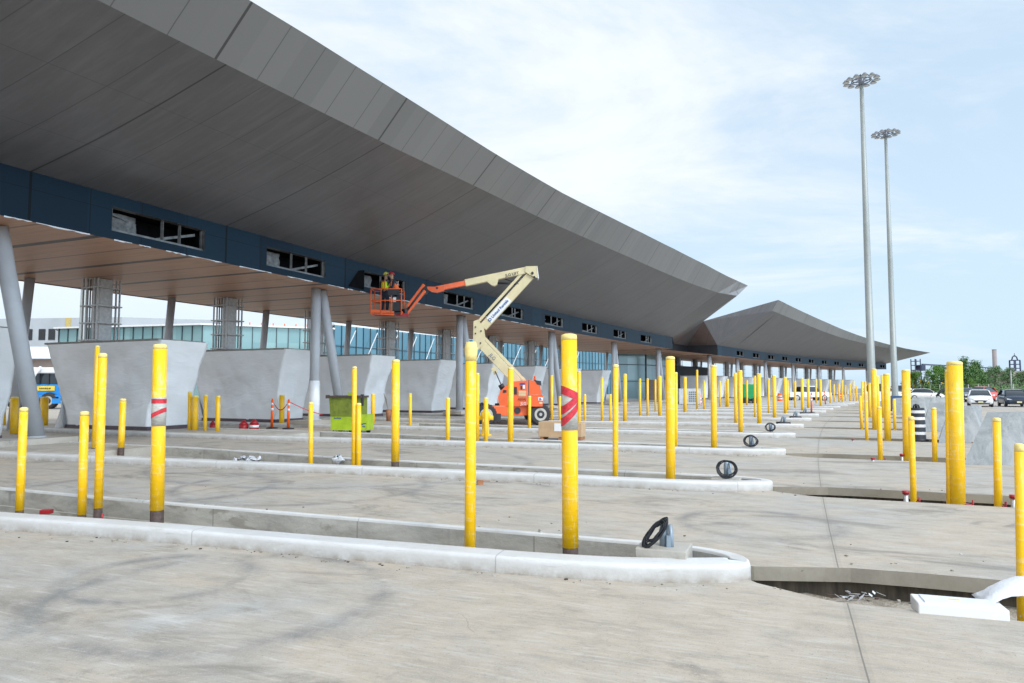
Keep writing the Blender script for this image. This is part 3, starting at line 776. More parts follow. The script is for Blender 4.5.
def window(w, root, O, detail=True, near=False):
    f = MB(); a, b = w - WH, w + WH
    for q in ([P(a, -.9, ZB + .1), P(b, -.9, ZB + .1), P(b, -.9, ZT - .1), P(a, -.9, ZT - .1)], [P(a, -.25, WZ0), P(a, -.9, WZ0), P(a, -.9, WZ1), P(a, -.25, WZ1)], [P(b, -.9, WZ0), P(b, -.25, WZ0), P(b, -.25, WZ1), P(b, -.9, WZ1)],
              [P(a, -.9, WZ0), P(a, -.25, WZ0), P(b, -.25, WZ0), P(b, -.9, WZ0)], [P(a, -.25, WZ1), P(a, -.9, WZ1), P(b, -.9, WZ1), P(b, -.25, WZ1)]): f.face(q, 'black')
    o = f.build('window_opening', root, origin=O)
    g = MB(); A = ang(w)
    rnd = random.Random(int(w * 10))
    for k in ([-.97, rnd.uniform(-.2, .2), rnd.uniform(.3, .5), .985] if detail else [-.97, .1, .97]):
        s = w + k * WH; g.bar(P(s, -.12, WZ0 + .01), P(s, -.12, WZ1 - .01), .07, .06, 'winframe', up=(0, 1, 0))
    g.bar(P(a, -.10, WZ0 + .04), P(b, -.10, WZ0 + .04), .06, .07, 'winframe')
    if detail:
        s = w + rnd.uniform(-.1, .2); g.bar(P(s, -.3, WZ0 + .1), P(b - .15, -.3, WZ1 - .16), .05, .08, 'winframe')
        g.bar(P(a + .05, -.35, WZ1 - .08), P(w - .5, -.5, WZ1 - .25), .05, .06, 'winframe')
    g.build('inner_frame', o, origin=O)
    if detail:
        h = MB(); n = 6; s0, s1 = a + .05, a + (1.1 if int(w * 10) % 2 else 2.0)
        z1 = WZ1 - .05 if int(w * 10) % 2 == 1 else WZ0 + .22
        rows = [[P(s0 + (s1 - s0) * k / n, -.4 - .08 * rnd.random(), WZ0 + (z1 - WZ0) * j / 4) for k in range(n + 1)] for j in range(5)]
        h.grid(rows, 'foil'); h.build('torn_foil', o, origin=O)
for w in WIN1:
    if w > -8: window(w, root, O1)
# the window behind the lift basket is wider and unfinished: a dark missing panel beside it
mb = MB()
mb.face([P(11.0, .012, 5.85), P(12.1, .012, 5.84), P(12.1, .012, 6.70), P(11.7, .012, 6.62)], 'black')
mb.build('missing_panel', root, origin=O1)
# tan ceiling
mb = MB(); rows = []; uvs = []
for j in range(5):
    d = -.02 - 10.2 * j / 4; rows.append([P(s, d, ZB + .012) for s in stations(-34, 62.2)]); uvs.append([(s, d) for s in stations(-34, 62.2)])
mb.grid(rows, 'ceil', uvs, smooth=False)
mb.build('ceiling', root, origin=O1)
rnd = random.Random(5); s = -6.0      # ragged protective film left on the band's lower edge
while s < 34:
    L = rnd.uniform(.3, 1.6); mb = MB(); n = 6
    rows = [[P(s + L * k / n, .014, ZB - rnd.uniform(.0, .035)) for k in range(n + 1)], [P(s + L * k / n, .014, ZB + .008) for k in range(n + 1)]]
    mb.grid(rows, 'whitep'); mb.build('edge_film', root, origin=O1); s += L + rnd.uniform(.1, 1.0)

# canopy 2
ZL2 = [(84, 11.5), (90, 11.35), (100, 11.05), (110, 10.6), (120, 10.2), (140, 9.75), (160, 9.45), (174, 9.3)]
ZU2 = [(84, 12.9), (90, 12.72), (100, 12.4), (110, 12.0), (120, 11.5), (140, 10.6), (160, 9.9), (176, 9.55)]
low2 = lambda s: P(s, 5.6 + .2 * min(1, (s - 84) / 40), lerp(ZL2, s)); up2 = lambda s: P(s, 6.3, lerp(ZU2, s))
bt2 = lambda s: P(s, 0, ZT)
PK = P(84.4, 6.2, 12.93); PL = P(84.0, 5.5, 11.5); Q = B3; T2 = P(176, 6.6, 9.5); EB = P(168, 0, ZT)
mb = MB(); ss = stations(86, 166)
fan(mb, Q, bt2(86), PL, low2(86), 'soffit', 6, 78.6, 86)
loft(mb, bt2, low2, ss, 'soffit', 6, 0, 6.6, bow=.05)
fan(mb, bt2(166), EB, low2(166), T2, 'soffit', 6, 166, 176)
fan(mb, Q, Q + Vector((0, .001, 0)), V, PL, 'soffit', 5, 60, 84, False)
mb.face([V, PL, PK], 'soffit', [(70, 0), (84, 5), (84, 7)])
mb.face([B2, Q, V], 'soffit', [(77, 0), (79, 0), (78, 6)])
mb.face([EB, P(170, -9, 8.6), T2], 'soffit', [(168, 0), (172, 0), (176, 6)])
mb.build('soffit', root2, origin=O2, weld=True)
mb = MB(); fan(mb, PL, low2(88), PK, up2(88), 'fascia', 2, 84, 88, False)
loft(mb, low2, up2, stations(88, 166), 'fascia', 2, 0, 1.4)
mb.face([low2(166), T2, up2(166)], 'fascia', [(166, 0), (176, 1), (166, 1.4)])
mb.build('fascia', root2, origin=O2, weld=True)
mb = MB(); st = stations(84.4, 176)
for a, b in zip(st[:-1], st[1:]):
    pa = PK if a < 84.5 else up2(a); pb = T2 if b > 175.9 else up2(b)
    mb.face([pa, pb, P(min(b, 170), -11.5, 8.4), P(min(a, 169.5), -11.5, 8.4)], 'roof')
mb.face([V, PK, P(84.4, -11.5, 8.4)], 'roof'); mb.face([V, P(84.4, -11.5, 8.4), BK], 'roof')
mb.build('roof', root2, origin=O2)
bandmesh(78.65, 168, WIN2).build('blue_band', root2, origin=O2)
for w in WIN2: window(w, root2, O2, detail=False)
mb = MB(); rows = []; uvs = []
for j in range(3):
    d = -.02 - 10.2 * j / 2; rows.append([P(s, d, ZB + .012) for s in stations(78.7, 168)]); uvs.append([(s, d) for s in stations(78.7, 168)])
mb.grid(rows, 'ceil', uvs, smooth=False)
mb.face([P(62.3, -1.2, ZB + .012), P(78.7, -.1, ZB + .012), P(78.7, -10, ZB + .012), P(62.3, -10, ZB + .012)], 'ceil', [(0, 0), (16, 0), (16, 10), (0, 10)])
mb.build('ceiling', root2, origin=O2)
mb = MB()
rows = [[P(s, -11.5, 8.4) for s in stations(79, 169)], [P(s, -10.2, ZB - .02) for s in stations(79, 169)]]
mb.grid(rows, 'louvre', smooth=False)
mb.build('rear_fascia', root2, origin=O2)
mb = MB()   # recessed black fascia that joins the two canopies
pl = [P(62.3, -3.4), P(72.84, -3.56), P(77.81, -3.63), P(78.62, -.02)]
for a, b in zip(pl[:-1], pl[1:]):
    mb.face([(a.x, a.y, ZB - .02), (b.x, b.y, ZB - .02), (b.x, b.y, ZT), (a.x, a.y, ZT)], 'louvre')
mb.build('black_link_fascia', root2, origin=O2)

# columns: pairs of round steel legs in a V, standing on the islands
def column(root, O, sA, wrapped=False):
    A = P(sA, -1.2, .28); B = P(sA, -1.2, ZB)
    m = MB(); m.tube([A, B], .20, 'colpaint', 20); m.tube([A - Vector((0, 0, .15)), A + Vector((0, 0, .04))], .30, 'colpaint', 20)
    c = m.build('upright_column', root, origin=O)
    if wrapped:
        w = MB(); w.tube([A, A + Vector((0, 0, .8)), A + Vector((0, 0, 1.62))], [.225, .23, .215], 'wrap', 20); w.build('plastic_wrap', c, origin=O)
    a = P(sA + 2.0, -1.35, .28); b = P(sA + (.75 if sA < 0 else .42), -1.25, ZB)
    m = MB(); m.tube([a, b], .20, 'colpaint', 20); m.tube([a - Vector((0, 0, .15)), a + Vector((0, 0, .04))], .215, 'colpaint', 20)
    m.build('leaning_column', root, origin=O)
    m = MB(); cc = (A + a) / 2; m.box((cc.x, cc.y, .2), (3.4, 1.2, .16), 'conc', -ang(sA) + R(90))
    m.build('column_footing', root, origin=O)
for k, sA in enumerate([-29.0, -16.0, -2.6, 10.45, 22.6, 35.6, 48.7, 61.0]): column(root, O1, sA, sA == 10.45)
for sA in [78.9, 90.5, 103.5, 117.5, 131.5, 145.5, 159.5]: column(root2, O2, sA)
def rearcol(root, O, s):
    m = MB(); m.tube([P(s - .15, -9.6, .05), P(s + .05, -9.3, ZB)], .17, 'colpaint', 16); m.build('rear_column', root, origin=O)
def s_at(x, d, z=4.0):
    a, b = -20.0, 120.0
    for _ in range(50):
        m_ = (a + b) / 2; p = P(m_, d)
        if 512 + FPX * p.x / (p.y * cp + (z - CH) * sp) < x: a = m_
        else: b = m_
    return a
for x in (26, 169, 264, 347, 410, 457, 500, 540): rearcol(root, O1, s_at(x, -9.4, 5.0))
for s in (66, 72, 85, 98, 111, 124, 137, 150, 163): rearcol(root2, O2, s)
# ------------------------------------------------------------------ booths wrapped in white plastic
ORD = ['first', 'second', 'third', 'fourth', 'fifth', 'sixth', 'seventh', 'eighth', 'ninth', 'tenth', 'eleventh', 'twelfth', 'thirteenth', 'fourteenth', 'fifteenth', 'sixteenth', 'seventeenth',
       'eighteenth', 'nineteenth', 'twentieth', 'twenty-first', 'twenty-second', 'twenty-third', 'twenty-fourth', 'twenty-fifth', 'twenty-sixth', 'twenty-seventh', 'twenty-eighth']
def booth(i, seed, label, detail=True):
    c = BS[i]; org = P(c, -5.5, .13); A = ang(c)
    root = tag(empty('wrapped_booth', org, -A + 0.0), label, 'booth', 'booths wrapped in white plastic sheeting')
    # local frame: +Y along the row (s), +X towards the traffic (d)
    rnd = random.Random(seed); m = MB()
    zl = [.10 + 3.02 * k / 20 for k in range(21)] if detail else [.10, .9, 1.8, 3.12]
    nx, ny = (60, 20) if detail else (8, 4)
    rows = []
    for z in zl:
        t = (z - .1) / 3.02; g = t ** 1.25
        x0, x1 = -1.95 - 1.15 * g, 2.2 + .72 * g; y0, y1 = -.86 - .14 * g, .86 + .14 * g
        ring = [(x0 + (x1 - x0) * k / nx, y0) for k in range(nx)] + [(x1, y0 + (y1 - y0) * k / ny) for k in range(ny)] + \
               [(x1 - (x1 - x0) * k / nx, y1) for k in range(nx)] + [(x0, y1 - (y1 - y0) * k / ny) for k in range(ny)]
        row = []
        for (x, y) in ring:
            nv = noise.noise_vector(Vector((x * .9 + seed * 5, y * .9, z * .9))) * .13 + noise.noise_vector(Vector((x * 2.2, y * 2.2 + seed, z * 1.3 + x * .8))) * .05
            if detail:
                q_ = Vector((x * 1.1 + z * .9 + seed, y * 1.1 + z * .7, (z - x * .35) * 3.6)); nv += noise.noise_vector(q_) * .035 + noise.noise_vector(q_ * 2.3) * .014
            k = math.sin(math.pi * min(1, t * .97 + .03)) ** .6
            row.append(Vector((x + nv.x * k, y + nv.y * k, z)))
        rows.append(row)
    m.grid(rows, 'wrap', close=True)
    w = m.build('plastic_sheeting', root)
    if detail:   # loose flap and folds at the foot, gathered at the far end
        q = MB(); pts = []
        for k in range(9):
            a = k / 8; pts.append([Vector((-2.0 - .55 * math.sin(a * 3.1) * (1 - z / 1.0) - .25 * z, -.88 - .16 * math.sin(a * 9 + seed) * (1 - z * .7) - .05 + .25 * a, z)) for z in (-.02, .35, .75, 1.0)])
        q.grid(pts, 'wrap'); q.build('loose_flap', w)
    b = MB(); b.box((.1, 0, .05), (4.3, 1.76, .16), 'purple'); b.build('base_panel', root)
    l = MB(); l.box((-.22, 0, 3.13), (6.0, 2.05, .07), 'wraplid'); l.build('roof_lid', root, bevel=.02)
    r = MB(); x0 = -1.55; zt = ZB - .13 - .01; zb = 3.16
    hw = .40
    for dx in (-hw, -.2, .2, hw):
        for dy in (-.45, .45): r.box((x0 + dx, dy, (zb + zt) / 2), (.05, .05, zt - zb), 'steel')
    for z in (zb + .1, zb + .75, zb + 1.4, zt - .35):
        for dy in (-.47, .47): r.box((x0, dy, z), (hw * 2 + .2, .04, .05), 'steel')
        for dx in (-hw - .1, hw + .1): r.box((x0 + dx, 0, z), (.04, .98, .05), 'steel')
    o = r.build('riser_frame', root)
    r = MB(); r.box((x0 + .1, 0, (zb + zt) / 2), (.36, .5, zt - zb), 'steel'); r.box((x0 - .2, .12, (zb + zt) / 2), (.2, .3, zt - zb), 'dark')
    for k in range(3): r.tube([(x0 - .36 + k * .14, -.3, zb), (x0 - .36 + k * .14, -.3, zt)], .03, 'steel', 8)
    r.build('ducts', o)
    return root
nb = 0
BOOTHS = [i for i in range(1, NI) if not 62 < CI[i] < 80 and CI[i] < 166 and not 54 < BS[i] < 62]
for n_, i in enumerate(BOOTHS):
    lab = ('leftmost plastic-wrapped booth, cut by the left edge of the photo' if n_ == 0 else
           'large plastic-wrapped booth left of the taped yellow bollard, blue machine beyond its left side' if n_ == 1 else
           '%s plastic-wrapped flaring booth from the left under the %s canopy' % (ORD[n_ if CI[i] < 62 else n_ - len([b for b in BOOTHS if CI[b] < 62])], 'near' if CI[i] < 62 else 'far'))
    booth(i, i * 1.37, lab, CI[i] < 60)

# ------------------------------------------------------------------ yellow bollards
BOL = []   # (island or None, x base, y base, x top, y top, width px, flags)
def B(i, xb, xt, yt, w, fl='', yb=None): BOL.append((i, xb, yb, xt, yt, w, fl))
B(0, 20, 24, 408, 7.5, 'm'); B(0, 82.5, 85, 412, 8, 'm'); B(0, 98.5, 103, 354, 8, 'mr'); B(0, 157.5, 160.5, 345, 13, 'mt'); B(0, 470, 471, 345, 11, 'f'); B(0, 570.5, 569, 335, 16, 'tb')
B(1, 94, 97.5, 346, 4.5, 'm'); B(1, 121, 123, 399, 6, 'm'); B(1, 311, 311.3, 402.5, 4.6); B(1, 354, 354.7, 367, 4.8, 'r'); B(1, 358.6, 359, 403.5, 4.8); B(1, 395.3, 396, 360, 8, 'm'); B(1, 615, 615.5, 365, 5.6); B(1, 670.3, 670, 357, 9)
B('u', 3, 3.5, 392, 4.5, '', 428); B('u', 14, 14.5, 397, 7, '', 434); B(2, 44, 44.5, 397, 7); B('u', 149.5, 150, 396, 4.6, '', 434)
B(2, 189.5, 189.8, 392, 3.6); B(2, 195, 195.2, 396, 6); B(2, 205, 205.5, 395, 3.6); B(2, 217.5, 218, 396, 4.6)
B('u', 281.6, 282, 395, 5, '', 426); B(3, 373, 373, 394, 4); B(3, 410.3, 410.3, 393.5, 3.2); B('u', 201.5, 202, 360.5, 2.6, '', 414)
B(2, 447.8, 448, 398, 4.2); B(2, 477.3, 477.7, 373.4, 3.6); B(2, 486, 486, 398, 4.4); B(2, 510.4, 510.7, 368, 5.6)
B(3, 529.4, 529.5, 396, 3.2); B(3, 578.7, 579, 371.6, 4); B(3, 740.6, 740, 370.6, 4.6)
B(4, 551.6, 551.7, 375.5, 3.0); B(4, 559.8, 559.8, 396.4, 2.6); B(4, 584.8, 584.8, 394.5, 2.6); B(4, 602, 602, 377.7, 2.6); B(4, 610.4, 610.4, 394.3, 2.6); B(4, 624.8, 625, 374, 3.8); B(4, 735.7, 735.3, 373, 3.2); B(4, 759.3, 758.7, 373.7, 4.2)
B(5, 640, 640, 378.7, 2.3); B(5, 647.5, 647.5, 378.7, 2.3); B(5, 659.8, 659.8, 376, 3.6); B(5, 754.8, 754.8, 376, 2.2); B(5, 774.5, 774, 375.5, 3.6)
B(2, 675.7, 675.7, 372.6, 3.4); B(2, 713.8, 713.3, 365.4, 6)
B(6, 655.3, 655.3, 379.7, 2); B(6, 685, 685, 377, 3.4); B(6, 768.5, 768.5, 379, 2); B(6, 785.4, 785, 377, 3.2)
B(7, 697, 697, 370, 2.2); B(7, 704, 704, 380.7, 2.2); B(7, 787.6, 787.4, 380, 2.2); B(7, 802.3, 802, 378.4, 2.8)
B(8, 719.8, 719.8, 381, 2); B(8, 725.6, 725.6, 381.6, 1.8); B(8, 727.8, 727.6, 379, 2.4); B(8, 795, 795, 381, 2); B(8, 808.5, 808, 379, 2.6)
B(9, 746.8, 746.8, 380.4, 2); B(9, 820.8, 820.3, 379.6, 2.4)
B(11, 816, 816, 379, 1.5); B(11, 830.2, 830, 380, 1.4); B(12, 834, 834, 384.3, 1.4); B(12, 839, 839, 384, 1.9); B(12, 842.3, 842.3, 380, 1.5); B(13, 845.4, 845.4, 385, 1.4); B(13, 850, 850, 384, 1.8); B(13, 853.4, 853.4, 380.7, 1.5); B(13, 856.5, 856.5, 386, 1.4)
# the ones standing in the trenches beyond the island noses
B('t0', 1021, 1020, 445, 9, 'r')
B('t1', 913.3, 911, 417, 5.5, 'r'); B('t1', 948.5, 947, 370, 5); B('t1', 957, 954, 362, 14, 'r'); B('t1', 997.5, 996, 418.5, 7, 'r')
B('t2', 880.3, 879, 407, 4.5, 'r'); B('t2', 907, 905.5, 370, 7.6, 'r'); B('t2', 934.7, 933.5, 408, 4.6)
B('t3', 866.7, 866, 401, 3.2); B('t3', 887.6, 886.3, 374, 6)
B('t4', 862, 860.3, 396, 2.8); B('t4', 875, 873.5, 369, 5); B('t4', 894.9, 894, 399, 2.8)
B('t5', 878.3, 877, 376, 3.2); B('t6', 883, 882, 375, 2.6); B('t6', 869.8, 869.3, 383, 2.6)
B('t7', 865.6, 865, 381.5, 2.2); B('t8', 862.4, 862, 381.5, 2)
for x, y in ((914, 379), (921, 380), (928.4, 380.6), (935.8, 381.4), (942.8, 382), (925.5, 385), (932, 386), (939, 386)): B(None, x, x, y, 2.0, 'far', 391.5)

ISL_NAME = {0: 'the nearest island', 1: 'the second island', 2: 'the third island', 3: 'the fourth island', 4: 'the fifth island', 5: 'the sixth island', 6: 'the seventh island', 7: 'the eighth island', 8: 'the ninth island', 9: 'the tenth island', 11: 'the twelfth island', 12: 'the thirteenth island', 13: 'the fourteenth island'}
TR_NAME = {'u': 'the row beside the wrapped booths', 't0': 'the nearest open trench', 't1': 'the second open trench', 't2': 'the third open trench', 't3': 'the fourth open trench', 't4': 'the fifth open trench', 't5': 'the sixth open trench', 't6': 'the seventh open trench', 't7': 'the eighth open trench', 't8': 'the ninth open trench'}
groups = {}
for b in BOL: groups.setdefault(b[0], []).append(b)
def bollard(b, rank, total):
    i, xb, yb, xt, yt, w, fl = b
    if i is None or i == 'u': p = U(xb, yb, 0); z0 = 0.0
    else:
        k = int(i[1:]) if isinstance(i, str) else i
        off = {12: -.1, 5: .05}.get(len(BOL), 0)
        s = CI[k] + (.08 if isinstance(i, str) else 0.0)
        z0 = -.32
        zref = 0.0 if isinstance(i, str) else .1
        lo, hi = (17.6, 26.0) if isinstance(i, str) else (-12.5, 16.6)
        d = on_line(xb, s, lo - 3, hi, zref)
        if not isinstance(i, str):
            for _ in range(4): s = cen(k, d); d = on_line(xb, s, lo - 3, hi, zref)
        p = P(s, d, 0)
        if d < 2.6 and not isinstance(i, str): z0 = .1
    Y = p.y; wm = w * Y / FPX
    top = D(xt, yt, Y); h = top.z
    lean = Vector((top.x - p.x, 0, 0)) / max(.5, (h - 0.0)); lean = Vector((max(-.03, min(.03, lean.x)), 0, 0))
    org = Vector((p.x, p.y, z0)); root = empty('bollard', org)
    L = h - z0; r = wm / 2; seg = 20 if w > 6 else 12
    paint0 = 0.0
    if 'm' in fl: paint0 = (.02 - z0) if 't' in fl else .30
    yp = {157.5: 510, 98.5: 508, 82.5: 514.5, 20: 510.5, 570.5: 547, 94: 448, 121: 447.5, 395.3: 461.5}.get(xb)
    if yp: paint0 = D(xb, yp, Y).z - z0
    pt = lambda z: (lean.x * z, 0, z)
    m = MB(); m.tube([pt(paint0), pt(L * .5), pt(L - .02)], r, 'yellow', seg); pole = m.build('pipe', root)
    if paint0 > 0:
        m = MB(); m.tube([pt(0), pt(paint0 + .01)], r * .97, 'rust', seg); m.build('unpainted_base', root)
    m = MB()     # the pale filled top: slightly proud, domed
    ch = .03 if w > 5 else .02
    m.tube([pt(L - .02 - ch), pt(L - .02), pt(L + .002), pt(L + .012)], [r * 1.006, r * 1.006, r * .94, r * .5], 'cap', seg); m.build('pale_cap', root)
    if 'f' in fl:  # torn film round the head
        m = MB(); m.tube([pt(L - .16), pt(L - .10), pt(L - .04), pt(L + .03)], [r * 1.03, r * 1.12, r * 1.22, r * .9], 'cap', 14); m.build('torn_film', root)
    if 't' in fl:
        za, zb = ((391, 430) if xb > 400 else (397, 426)); z1 = D(xb, za, Y).z - z0; z2 = D(xb, zb, Y).z - z0
        m = MB(); m.tube([pt(z2), pt((z1 + z2) / 2), pt(z1)], [r * 1.02, r * 1.05, r * 1.02], 'greytape', seg); m.build('grey_wrapping', root)
        m = MB(); hh = (z1 - z2)
        for (c, tilt) in ((.93, -.10), (.68, .18), (.42, .22)) if xb > 400 else ((.86, 0), (.45, .12)):
            rows = [[], []]
            for k in range(25):
                a = 2 * math.pi * k / 24; zz_ = z2 + hh * (c + tilt * math.cos(a - .2))
                for j, dz in enumerate((-.030, .030)): rows[j].append(Vector((pt(zz_)[0] + math.cos(a) * r * 1.07, math.sin(a) * r * 1.07, zz_ + dz * (1.3 if xb > 400 else .9))))
            m.grid(rows, 'redtape')
        m.build('red_tape', root)
    if 'r' in fl:  # red clamps at the foot
        m = MB(); zf = (.27 if not isinstance(i, str) else .24)
        m.box((pt(zf)[0] + r * .9, -r * .5, zf), (r * 1.1, r * 1.3, .06), 'redcap', .3)
        m.tube([(r * 1.5, -r, zf - .05), (r * 1.6, -r, zf + .09)], .014, 'redcap', 8)
        m.build('red_clamp', root)
    size = 'tall' if h > 1.5 else ('short' if h < 1.2 else 'medium-height')
    thick = 'thick' if wm > .2 else ('slim' if wm < .13 else '')
    where = 'the far parking barrier row' if i is None else (TR_NAME[i] if isinstance(i, str) else ISL_NAME[i])
    extra = ''
    if 't' in fl: extra = ' wrapped in red and grey tape'
    ordn = ORD[rank] + ' from left' if total > 1 else 'only one'
    lab = '%s %syellow bollard%s, %s in %s' % (size, thick + ' ' if thick else '', extra, ordn, where)
    tag(root, lab, 'bollard', 'yellow bollards')
for key, lst in groups.items():
    lst.sort(key=lambda b: b[1])
    for n_, b in enumerate(lst): bollard(b, n_, len(lst))

# ------------------------------------------------------------------ concrete pads with a conduit stub and a coil of black cable
def pad(i, x, coil, label):
    s = CI[i] + .0; d = on_line(x, s, 8, 16.5, .15)
    A = ang(s); org = P(s, d, 0.05)
    root = tag(empty('cable_pad', org, -A), label, 'cable pad', 'cable pads near the island noses')
    m = MB(); m.box((0.0, .06, -.13 - (.05 if i else 0)), (.44, .38, .58), 'conc'); m.build('concrete_block', root, bevel=.01)
    m = MB(); m.tube([(.0, .05, .12), (.0, .05, .30), (.01, .05, .38)], [.038, .038, .034], 'stub', 12); m.box((.03, .05, .20), (.04, .12, .12), 'stub', .4)
    m.tube([(.075, .02, .12), (.06, .03, .35)], .020, 'stub', 10); st = m.build('conduit_stub', root)
    if coil == 1:
        m = MB(); rnd = random.Random(i)
        for q in range(13 if i == 0 else 6):
            pts = []; ph = rnd.uniform(-.5, .5); R0 = rnd.uniform(.105, .168) if i == 0 else rnd.uniform(.125, .165); ex, ez = (rnd.uniform(-.03, .03), rnd.uniform(-.025, .02)) if i == 0 else (rnd.uniform(-.008, .008), rnd.uniform(-.008, .008))
            for k in range(33):
                a = 2 * math.pi * k / 32; rx, rz = R0 + .006 * math.sin(2 * a + ph * 6), R0 * .92 + .006 * math.cos(3 * a + ph * 4)
                x_, z_ = math.cos(a) * rx + ex, math.sin(a) * rz + ez
                wn_ = noise.noise_vector(Vector((math.cos(a) * 1.4, math.sin(a) * 1.4, q * 3.3 + i))) * (.03 if i == 0 else .012); x_ += wn_.x; z_ += wn_.z
                if i == 0:   # leaning against the stub, drooping to the left
                    pts.append((-.05 + x_ * .60 - z_ * .22, -.10 + .03 * math.sin(a + ph) + rnd.uniform(-.001, .001) + (q % 4) * .012, .295 + x_ * .74 + z_ * .24))
                else: pts.append((x_ + .02, -.10 + .02 * math.sin(a + ph) + (q % 4) * .012, .27 + z_ * .92))
            m.tube(pts, .0062 if i == 0 else .008, 'rubber', 6, caps=False)
        m.build('cable_coil', root)
    elif coil == 2:
        m = MB(); m.tube([(-.12, -.1, .14), (-.05, -.08, .36), (.02, -.05, .42)], .03, 'stub', 8); m.tube([(.25, 0, .12), (-.3, 0, .12)], .05, 'dark', 8); m.build('folded_cable', root)
    return root
pad(0, 663, 1, 'grey conduit stub with a drooping black cable coil on nearest concrete pad')
pad(1, 726, 1, 'round upright coil of black cable on the second island')
pad(2, 750.5, 1, 'small oval coil of black cable on the third island')
pad(3, 770, 1, 'wide low black cable coil on the fourth island')
pad(4, 784, 2, 'grey cable stub with a dark base on the fifth island')
pad(5, 796, 2, 'grey cable stub beside a brown cap on the sixth island')
pad(6, 808, 2, 'grey cable stub left of the orange delineator on the seventh island')

# ------------------------------------------------------------------ red-capped conduit stubs beside the trenches
for n_, (x, y, lab) in enumerate([(902, 460, 'grey pipe stub with a red cap left of the third trench'), (906, 500.5, 'grey pipe stub with red cap at the foot of the slim leaning bollard'),
                     (1013.5, 505, 'red-capped grey stub at the right edge of the second trench'), (873, 462, 'low red-capped stub left of a short bollard in the third trench'), (853, 442, 'small dark red cap lying at the fourth trench edge')]):
    p = U(x, y, -.02); r_ = tag(empty('pipe_stub', p), lab, 'pipe stub', 'red-capped pipe stubs'); k = .9 if n_ < 3 else .6
    m = MB(); m.tube([(0, 0, -.25), (0, 0, .11 * k)], .032, 'steel', 10); m.build('pipe', r_)
    m = MB(); m.tube([(0, 0, .10 * k), (0, 0, .155 * k)], .045, 'redcap', 10); m.build('red_cap', r_)

# ------------------------------------------------------------------ white cover lying across the nearest trench, and a white bag
p0, p1 = U(919, 611, .02), U(1011, 619, .02); dx = (p1 - p0); a = math.atan2(dx.y, dx.x); L = dx.length
r_ = tag(empty('cover_panel', p0 + Vector((0, 0, 0)), a), 'long flat white plastic cover panel lying in the nearest trench', 'cover panel')
m = MB(); m.box((L / 2, .14, .0), (L, .25, .10), 'white'); o = m.build('panel', r_, bevel=.008)
m = MB(); m.box((L / 2, .14, .054), (L - .10, .18, .012), 'whitep'); m.box((L / 2 - .02, .15, .061), (.07, .02, .004), 'signy'); m.build('raised_lid', o, bevel=.003)
r_ = U(1010, 612, .02); m = MB(); rows = []
for j in range(13):      # a limp sheet arching over the end of the panel
    t = j / 12; row = []
    for k in range(15):
        u = k / 14; x_ = -.16 + .40 * t; hgt = .17 * math.sin(min(1, t * 1.15) * math.pi * .5) * (1 - .5 * abs(2 * u - 1) ** 2)
        nv = noise.noise_vector(Vector((t * 2.1, u * 2.3, 2.2))) * .02 + noise.noise_vector(Vector((t * 7, u * 6, 5))) * .006
        row.append(r_ + Vector((x_ + .08 * u, .02 + .26 * u, hgt + .03)) + nv)
    rows.append(row)
m.grid(rows, 'whitep'); o_ = m.build('plastic_sheet', origin=r_); sd_ = o_.modifiers.new('thick', 'SOLIDIFY'); sd_.thickness = .004
tag(o_, 'crumpled white plastic sheet beside the cover panel at the right edge', 'sheet')

# small litter in trench and island pits
def litter(x, y, z, size, mat, name, label, cat, rot=0.3):
    p = U(x, y, z); m = MB(); 
    q = [Vector((sx * size[0] / 2, sy * size[1] / 2, 0)) for sx, sy in ((-1, -1), (1, -1), (1.0, 1), (-1, .8))]
    q = [Matrix.Rotation(rot, 3, 'Z') @ k + p for k in q]; m.extr(q, (0, 0, size[2]), mat); tag(m.build(name, origin=p), label, cat)
litter(480, 484.5, .0, (.10, .09, .07), 'wood', 'timber_offcut', 'small brown timber block on the lane before the second island', 'timber offcut', .2)
litter(486, 481.5, .07, (.13, .05, .012), 'wood', 'timber_sliver', 'thin orange-brown strip on top of the small timber block', 'timber offcut', .1)
litter(592, 556, -.12, (.26, .09, .04), 'wood', 'board_offcut', 'orange-brown board offcut in the pit right of the taped bollard', 'timber offcut', -.25)
litter(842, 597, -.2, (.26, .014, .012), 'rust', 'broken_lath', 'thin brown lath lying in the nearest trench', 'timber offcut', -.4)
def bag(x, y, z, w, h, label, mat='whitep'):
    p = U(x, y, z); m = MB(); rows = []
    for j in range(7):
        t = j / 6 * math.pi; rows.append([p + Vector((w / 2 * math.sin(t) * math.cos(2 * math.pi * k / 12), w / 3 * math.sin(t) * math.sin(2 * math.pi * k / 12), h / 2 * (1 + math.cos(t)))) * 1.0 + noise.noise_vector(Vector((x + k, j * 1.7, y))) * w * .30 + noise.noise_vector(Vector((k * 2.1, j * 3.7, y))) * w * .12 for k in range(12)])
    m.grid(rows, mat, close=True); tag(m.build('plastic_scrap', origin=p), label, 'plastic scrap')
bag(247, 461, .02, .55, .05, 'flat pale plastic scrap lying on the second island at the left')
bag(338, 463, .04, .26, .15, 'crumpled white plastic scrap left of the paired bollards')
rnd = random.Random(21)
p = U(858, 598, -.20); m = MB()
for q in range(16):
    c_ = p + Vector((rnd.gauss(0, .09), rnd.gauss(0, .03), rnd.uniform(0, .05))); a_ = rnd.uniform(0, 3); e1 = Vector((math.cos(a_), math.sin(a_), rnd.uniform(-.6, .8))) * rnd.uniform(.02, .05); e2 = e1.cross(Vector((.3, .2, 1))).normalized() * rnd.uniform(.015, .03)
    m.extr([c_ - e1, c_ + e2, c_ + e1 * .8, c_ - e2 * .7], (0, 0, .004), 'whitep')
tag(m.build('paper_scraps', origin=p), kind='stuff')
